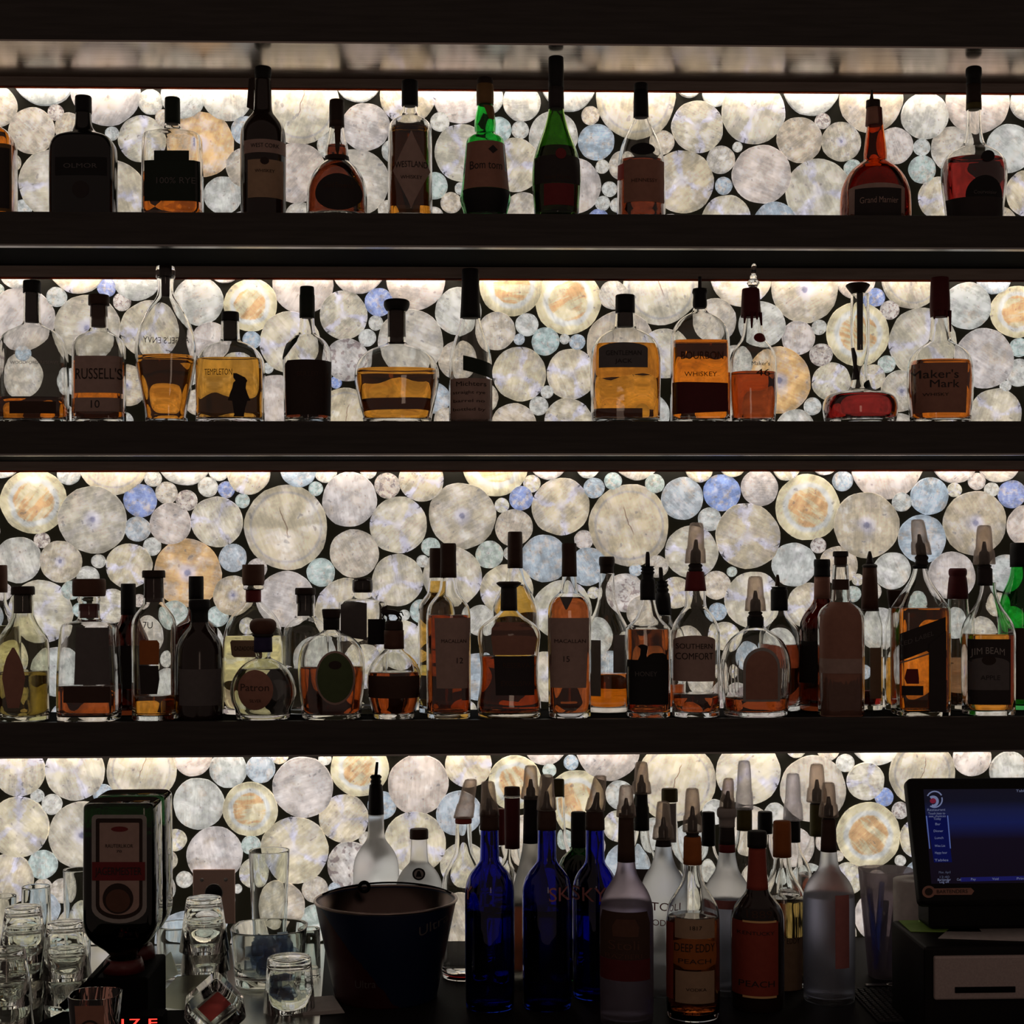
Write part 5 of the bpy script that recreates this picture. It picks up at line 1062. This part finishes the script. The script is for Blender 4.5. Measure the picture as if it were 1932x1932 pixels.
# red figures on the dispenser's display
vs, fs = text_geo('-17 F'); wd = max(v[0] for v in vs) - min(v[0] for v in vs)
qd = P(252, 1931, CAM.y + 2.40)
o = link('display_digits', mesh('display_digits', [(qd.x - xm + u * .070 / wd, CAM.y + 2.3995 - y0_, qd.z - bz + v * .013 / .72) for u, v in vs], fs), emit('red_digits', (1, .03, .02), 3.0), t); o['kind'] = 'stuff'
# small amber shot glass on the ledge
zl = bz + zt0; ys = CAM.y + 2.325
q = P(180, 1932, ys)
t = thing('rocks_glass', 'small tinted glass printed with a ring emblem on the front of the dispenser', 'glass', (q.x, ys, zl + .0004))
sh = P(180, 1885, ys - .03).z - zl
link('body', loft('body', [(0, .028, .028, 3, 0), (.004, .029, .029, 3, 0), (sh, .037, .037, 3, 0), (sh, .0345, .0345, 3, 0), (.012, .0265, .0265, 3, 0)], 36), glassm('tinted_shot_glass', (.80, .42, .33), 1.46), t)
link('emblem', torus_me('emblem', .0135, .0014), cm('dbrn'), t, (0, -.0362, sh * .56)); link('emblem_panel', mesh('emblem_panel', [(-.021, -.0374, sh * .92), (.021, -.0374, sh * .92), (.018, -.0305, sh * .12), (-.018, -.0305, sh * .12)], [(0, 1, 2, 3)]), cm('lbrn'), t)
# clear acrylic sheets and a tilted square glass with a pink card
ACR = frosted('milky_acrylic', (.72, .73, .66), .35)
def plate(name, pts, Y0, Y1, thick, mat, label, cat):
    v = []
    for i, (px, py) in enumerate(pts):
        a_ = P(px, py, Y0 if i < 2 else Y1); v.append(a_)
    c = sum(v, Vector()) / len(v)
    n = (v[1] - v[0]).cross(v[2] - v[0]).normalized() * thick
    o = link(name, hull_me(name, [tuple(p_ - c + n * s_) for p_ in v for s_ in (-.5, .5)]), mat, None, c)
    return tag(o, label, cat)
plate('acrylic_sheet', [(284, 1832), (322, 1796), (336, 1838), (286, 1866)], -.52, -.54, .003, ACR, 'small milky acrylic sheet standing behind the dispenser tower', 'sheet')
plate('acrylic_sheet', [(287, 1898), (335, 1842), (410, 1838), (352, 1906)], -.56, -.60, .003, ACR, 'larger milky acrylic sheet leaning beside the tilted square glass', 'sheet')
yc = CAM.y + 2.50; qc = P(405, 1884, yc); t = thing('square_glass', 'square clear glass tipped on its corner showing a pink red card', 'glass', (qc.x, yc, qc.z))
t.rotation_euler = (math.radians(14), math.radians(-41), 0)
hs = .034; tk = .0045
link('walls', loft('walls', [(0, hs, hs, 9, 0), (.062, hs * 1.04, hs * 1.04, 9, 0), (.062, hs * 1.04 - tk, hs * 1.04 - tk, 9, 0), (.010, hs - tk, hs - tk, 9, 0)], 48), GLS, t).rotation_euler = (math.pi / 2, 0, 0)
def card_mat():
    mt, nt, out = newmat('pink_card'); L = nt.links.new
    p = N(nt, 'ShaderNodeBsdfPrincipled'); setin(p, Roughness=.5); tc = N(nt, 'ShaderNodeTexCoord'); s = N(nt, 'ShaderNodeSeparateXYZ'); L(tc.outputs['Object'], s.inputs[0])
    cr = N(nt, 'ShaderNodeValToRGB'); mr = N(nt, 'ShaderNodeMapRange'); L(s.outputs[2], mr.inputs[0]); mr.inputs['From Min'].default_value = -.03; mr.inputs['From Max'].default_value = .03
    nz = N(nt, 'ShaderNodeTexNoise'); setin(nz, Scale=90.0); L(tc.outputs['Object'], nz.inputs['Vector'])
    ad = N(nt, 'ShaderNodeMath', operation='MULTIPLY_ADD'); L(nz.outputs['Fac'], ad.inputs[0]); ad.inputs[1].default_value = .3; L(mr.outputs[0], ad.inputs[2])
    L(ad.outputs[0], cr.inputs[0]); e = cr.color_ramp.elements; e[0].position = .45; e[0].color = (.75, .16, .17, 1); e[1].position = .75; e[1].color = (.75, .70, .70, 1)
    L(cr.outputs[0], p.inputs['Base Color']); L(cr.outputs[0], p.inputs['Emission Color']); L(p.outputs[0], out.inputs[0]); return mt
link('card', box_me('card', (-.026, -.013, -.020), (.026, -.0115, .010)), frosted('card_pink', (.95, .38, .38), .1), t)
link('card_top', box_me('card_top', (-.026, -.013, .0101), (.026, -.0115, .022)), frosted('card_white', (.92, .88, .88), .1), t)
# ---------------------------------------------------------------- till
xl = lambda px, Y: P(px, HOR, Y).x
yF, yB = CAM.y + 2.50, CAM.y + 2.70
zT = P(1780, 1788, yF).z
x0 = P(1746, 1800, yF).x; x1 = x0 + .42
t = thing('cash_drawer', 'black cash drawer with a grey front panel under the till screen', 'drawer', (x0, yF, bz))
link('case', box_me('case', (0, .004, .002), (x1 - x0, yB - yF, zT - bz), .005), BLK, t)
a_, c_ = P(1762, 1804, yF), P(2100, 1882, yF)
pn = link('front_panel', box_me('front_panel', (a_.x - x0, -.004, c_.z - bz), (.40, .006, a_.z - bz), .003), plain('drawer_panel', (.40, .33, .31), .5, 0, .25, 300), t)
a_, c_ = P(1800, 1861, yF), P(1914, 1871, yF)
link('slot', box_me('slot', (a_.x - x0, -.0055, c_.z - bz), (c_.x - x0, -.0035, a_.z - bz), .0008), MBLK, pn)
for i, (pts, col, lab) in enumerate((([(1693, 2.692), (1830, 2.692), (1850, 2.60), (1716, 2.61)], (.30, .55, .10), 'bright green paper sheet on the cash drawer'),
                                    ([(1800, 2.66), (1930, 2.64), (1960, 2.53), (1768, 2.56)], (.55, .52, .50), 'pale receipt sheets lying on the cash drawer front'))):
    z_ = zT + .0006
    v = [(P(px, HOR, CAM.y + d_).x, CAM.y + d_) for px, d_ in pts]
    cx_, cy_ = sum(q_[0] for q_ in v) / 4, sum(q_[1] for q_ in v) / 4
    o = link('paper_sheet', hull_me('paper_sheet', [(x_ - cx_, y_ - cy_, s_) for x_, y_ in v for s_ in (0, .0012)]), plain('sheet_%d' % i, col, .6), None, (cx_, cy_, z_)); tag(o, lab, 'paper')
ym = CAM.y + 2.80
q = P(1735, 1660, ym)
t = thing('paper_roll', 'tall white paper roll standing behind the left end of the till', 'paper roll', (q.x, ym, bz + .0003))
link('paper', loft('paper', [(0, .046, .046, 2, 0), (q.z - bz, .046, .046, 2, 0), (q.z - bz, .012, .012, 2, 0), (q.z - bz - .012, .0115, .0115, 2, 0)], 40), plain('roll_paper', (.62, .60, .58), .7), t)
# monitor: leaning back, built from its four front corners
yb_, yt_ = CAM.y + 2.56, CAM.y + 2.64
BL = P(1738, 1706, yb_); TL = P(1715, 1466, yt_)
W_ = Vector((.36, 0, 0)); n_ = (TL - BL).normalized(); nrm = Vector((0, -n_.z, n_.y)).normalized()
t = thing('till_monitor', 'black till monitor with a dark blue touch screen at the right picture edge', 'monitor', (BL.x, BL.y, BL.z))
h_ = (TL - BL).length
Ux, Uy = Vector((1, 0, 0)), (TL - BL).normalized()
Un = Ux.cross(Uy).normalized()
M3 = Matrix((Ux, Uy, Un)).transposed()
t.rotation_euler = M3.to_euler()
link('housing', box_me('housing', (0, 0, -.034), (.37, h_, 0), .010, 4), BLK, t)
def loc(px, py, k=0):
    d = ray(px, py); o_ = CAM; tt = (BL - o_).dot(Un) / d.dot(Un); q_ = o_ + d * tt - BL
    return (q_.dot(Ux), q_.dot(Uy), k)
def screen_mat():
    mt, nt, out = newmat('till_screen'); L = nt.links.new
    p = N(nt, 'ShaderNodeBsdfPrincipled'); setin(p, Roughness=.3); p.inputs['Base Color'].default_value = (.002, .002, .003, 1); p.inputs['Specular IOR Level'].default_value = .1
    tc = N(nt, 'ShaderNodeTexCoord'); s = N(nt, 'ShaderNodeSeparateXYZ'); L(tc.outputs['Object'], s.inputs[0])
    cr = N(nt, 'ShaderNodeValToRGB'); mr = N(nt, 'ShaderNodeMapRange'); L(s.outputs[1], mr.inputs[0]); mr.inputs['From Max'].default_value = h_; L(mr.outputs[0], cr.inputs[0])
    E = cr.color_ramp.elements; E[0].position = .1; E[0].color = (.004, .0025, .006, 1); E[1].position = .95; E[1].color = (.006, .005, .010, 1)
    for ps, c_ in ((.50, (.005, .003, .008, 1)), (.63, (.006, .009, .055, 1)), (.72, (.007, .009, .04, 1)), (.80, (.005, .005, .012, 1))):
        e_ = E.new(ps); e_.color = c_
    L(cr.outputs[0], p.inputs['Emission Color']); p.inputs['Emission Strength'].default_value = 1; L(p.outputs[0], out.inputs[0]); return mt
c0, c1 = loc(1757, 1668), loc(1742, 1490)
sc = link('screen', mesh('screen', [loc(1757, 1668, .0006), (.36, c0[1], .0006), (.36, c1[1], .0006), loc(1742, 1490, .0006)], [(0, 1, 2, 3)]), screen_mat(), t)
def glow(name, pts, col, s, k=.001): 
    o = link(name, mesh(name, [loc(px, py, k) for px, py in pts], [tuple(range(len(pts)))]), emit(name + '_light_%g' % s, col, s), sc); return o
def gtext(s_, cx, cy, hh, wf, st=.35, col=(.55, .62, 1)):
    vs, fs = text_geo(s_); wd = max(v[0] for v in vs) - min(v[0] for v in vs)
    o = link('screen_lettering', mesh('screen_lettering', [loc(cx + u * wf / wd, cy - v * hh / .72, .0014) for u, v in vs], fs), emit('screen_text_%g' % st, col, st), sc); o['kind'] = 'stuff'
def arcpts(cx, cy, r0, r1, a0, a1, n=18):
    o = [(cx + r1 * math.cos(a0 + (a1 - a0) * i / n), cy + r1 * math.sin(a0 + (a1 - a0) * i / n)) for i in range(n + 1)]
    return o + [(cx + r0 * math.cos(a1 - (a1 - a0) * i / n), cy + r0 * math.sin(a1 - (a1 - a0) * i / n)) for i in range(n + 1)]
glow('side_menu', [(1748, 1538), (1786, 1538), (1796, 1628), (1762, 1628)], (.003, .004, .045), 1.0, .0009)
lv, lf = [], []
for a0, a1, r0, r1, cx, cy in ((-2.7, -.5, 13.5, 16, 1763, 1509), (-2.2, 1.9, 6, 11, 1760, 1513), (-.3, 2.2, 13, 15.5, 1763, 1510)):
    pp = arcpts(cx, cy, r0, r1, a0, a1, 16); k0 = len(lv); n2 = len(pp) // 2
    lv += [loc(px, py, .0014) for px, py in pp]
    for i in range(n2 - 1): lf.append((k0 + i, k0 + i + 1, k0 + 2 * n2 - 2 - i, k0 + 2 * n2 - 1 - i))
o = link('logo', mesh('logo', lv, lf), emit('logo_light', (.50, .58, 1), .26), sc); o['kind'] = 'stuff'
glow('logo_dot', [(1760 + 6 * math.cos(k), 1512 + 5 * math.sin(k)) for k in [i * .52 for i in range(12)]], (.25, .02, .05), .5, .0012)
for x0_, x1_ in ((1747, 1754), (1787, 1793)): glow('menu_edge', [(x0_ - .5, 1540), (x0_ + 1.8, 1540), (x1_ + 1, 1602), (x1_ - 1, 1602)], (.22, .32, .90), .30)
for i, (s_, cx, cy, wf) in enumerate((('Restaurant', 1766, 1529, 34), ('Touch item to', 1767, 1536, 32), ('see choices', 1768, 1541, 32), ('Today', 1768, 1546, 14), ('Bar', 1769, 1556, 10), ('Dinner', 1770, 1569, 18), ('Lunch', 1771.5, 1582, 16), ('Wine List', 1773, 1597, 20), ('Happy hour', 1775, 1610, 23), ('Tables', 1776, 1624, 26),
    ('Mon. April', 1782, 1647, 22), ('12:40', 1781, 1656, 18), ('Bartender', 1781, 1661, 25), ('Log off', 1781, 1665, 18), ('Cut', 1809, 1661, 8), ('Pay', 1836, 1661, 9), ('Void', 1878, 1661, 12), ('Print', 1926, 1661, 16), ('Table', 1927, 1496, 20))):
    gtext(s_, cx, cy, 4.6, wf, .22 if i not in (10, 11) else .10)
glow('bottom_bar', [(1812, 1657), (1932, 1656), (1932, 1664), (1812, 1665)], (.008, .008, .07), 1.0, .0009)
stk = link('sticker', mesh('sticker', [loc(px, py, .0010) for px, py in [(1752 + 12.5 * math.cos(a), 1683 + 11.5 * math.sin(a)) for a in [.55 + i * (2 * math.pi - 1.1) / 20 for i in range(21)]] + [(1832, 1677), (1838, 1683), (1833, 1690)]], [tuple(range(24))]), plain('sticker_stock', (.28, .13, .09), .5), t)
link('sticker_disc', mesh('sticker_disc', [loc(1752 + 7.5 * math.cos(a), 1683 + 7 * math.sin(a), .0016) for a in [i * .314 for i in range(20)]], [tuple(range(20))]), cm('dbrn'), stk)
vs, fs = text_geo('BARTENDERS'); wd = max(v[0] for v in vs) - min(v[0] for v in vs)
o = link('lettering', mesh('lettering', [loc(1796 + u * 58 / wd, 1683.5 - v * 7 / .72, .0018) for u, v in vs], fs), cm('dk'), stk); o['kind'] = 'stuff'
qs = P(1800, 1720, yb_)
sm = box_me('stand', (BL.x + .03, BL.y + .055, zT + .0025), (BL.x + .30, BL.y + .125, BL.z + .07), .006)
Mi = M3.inverted()
for v in sm.vertices: v.co = Mi @ (v.co - BL)
link('stand', sm, BLK, t)
# ---------------------------------------------------------------- pen cup
Yp = CAM.y + 2.93; q = P(1672, 1640, Yp); mp_ = mpp(1672, Yp); hp = q.z - bz
t = thing('pen_cup', 'dark smoky plastic cup of blue pens between white frosted bottle and till', 'cup', (q.x, Yp, bz))
link('cup', loft('cup', [(0, 33 * mp_, 33 * mp_, 2.6, 0), (hp, 51 * mp_, 46 * mp_, 2.6, 0), (hp, 49.5 * mp_, 44.5 * mp_, 2.6, 0), (.005, 31.5 * mp_, 31.5 * mp_, 2.6, 0)], 40), smoke('smoky_cup', (.68, .64, .66), .04, .16), t)
for i, (ax, bx, py0, py1, yy, col) in enumerate(((1640, 1655, 1678, 1835, -.010, (.10, .32, .90)), (1664, 1652, 1664, 1832, .004, (.10, .34, .92)), (1672, 1662, 1700, 1836, -.012, (.40, .42, .48)), (1690, 1676, 1712, 1834, .010, (.06, .12, .40)))):
    pa, pb = P(ax, py0, Yp + yy), P(bx, py1, Yp + yy)
    c_ = (pa + pb) / 2; o = thing('pen', ['blue pen at the left of the smoky cup', 'blue pen standing tallest in the smoky cup', 'grey pen leaning in the front of the smoky cup', 'navy pen at the right of the smoky cup'][i], 'pen', pb, 'pens in the smoky cup')
    dv = pa - pb
    link('barrel', tube_me('barrel', [(0, 0, .006), tuple(dv)], .0054, 10), frosted('pen_%d' % i, col, .0), o)
    link('clip', tube_me('clip', [tuple(dv * .97 + Vector((0, -.0058, 0))), tuple(dv * .72 + Vector((0, -.0058, 0)))], .0012, 6), plain('pen_clip', (.10, .16, .40), .4), o)
# small steel bottle opener and ribbed rubber mat
q = at_z(1655, 1846, bz)
t = thing('bottle_opener', 'small steel bottle opener lying on the counter under the pen cup', 'opener', (q.x, q.y - .055, bz))
link('bar', box_me('bar', (-.035, -.006, .0006), (.004, .006, .0036), .001), TRIM, t); link('ring', torus_me('ring', .0085, .0022, 'Z'), TRIM, t, (.0125, 0, .0026))
q0, q1 = at_z(1640, 1932, bz), at_z(1722, 1868, bz)
t = thing('rubber_mat', 'black ribbed rubber bar mat in front of the cash drawer', 'mat', ((q0.x + q1.x) / 2, (q0.y + q1.y) / 2, bz))
link('sheet', box_me('sheet', (-.05, -.10, .0003), (.05, .10, .004), .001), plain('mat_rubber', (.018, .016, .018), .6), t)
bm = bmesh.new()
for i in range(9):
    for j in range(19): bmesh.ops.create_cube(bm, size=.006, matrix=Matrix.Translation((-.044 + i * .011, -.094 + j * .0104, .0046)))
mm = bpy.data.meshes.new('nubs'); bm.to_mesh(mm); bm.free(); link('nubs', mm, plain('mat_rubber', (.018, .016, .018), .6), t)['kind'] = 'stuff'
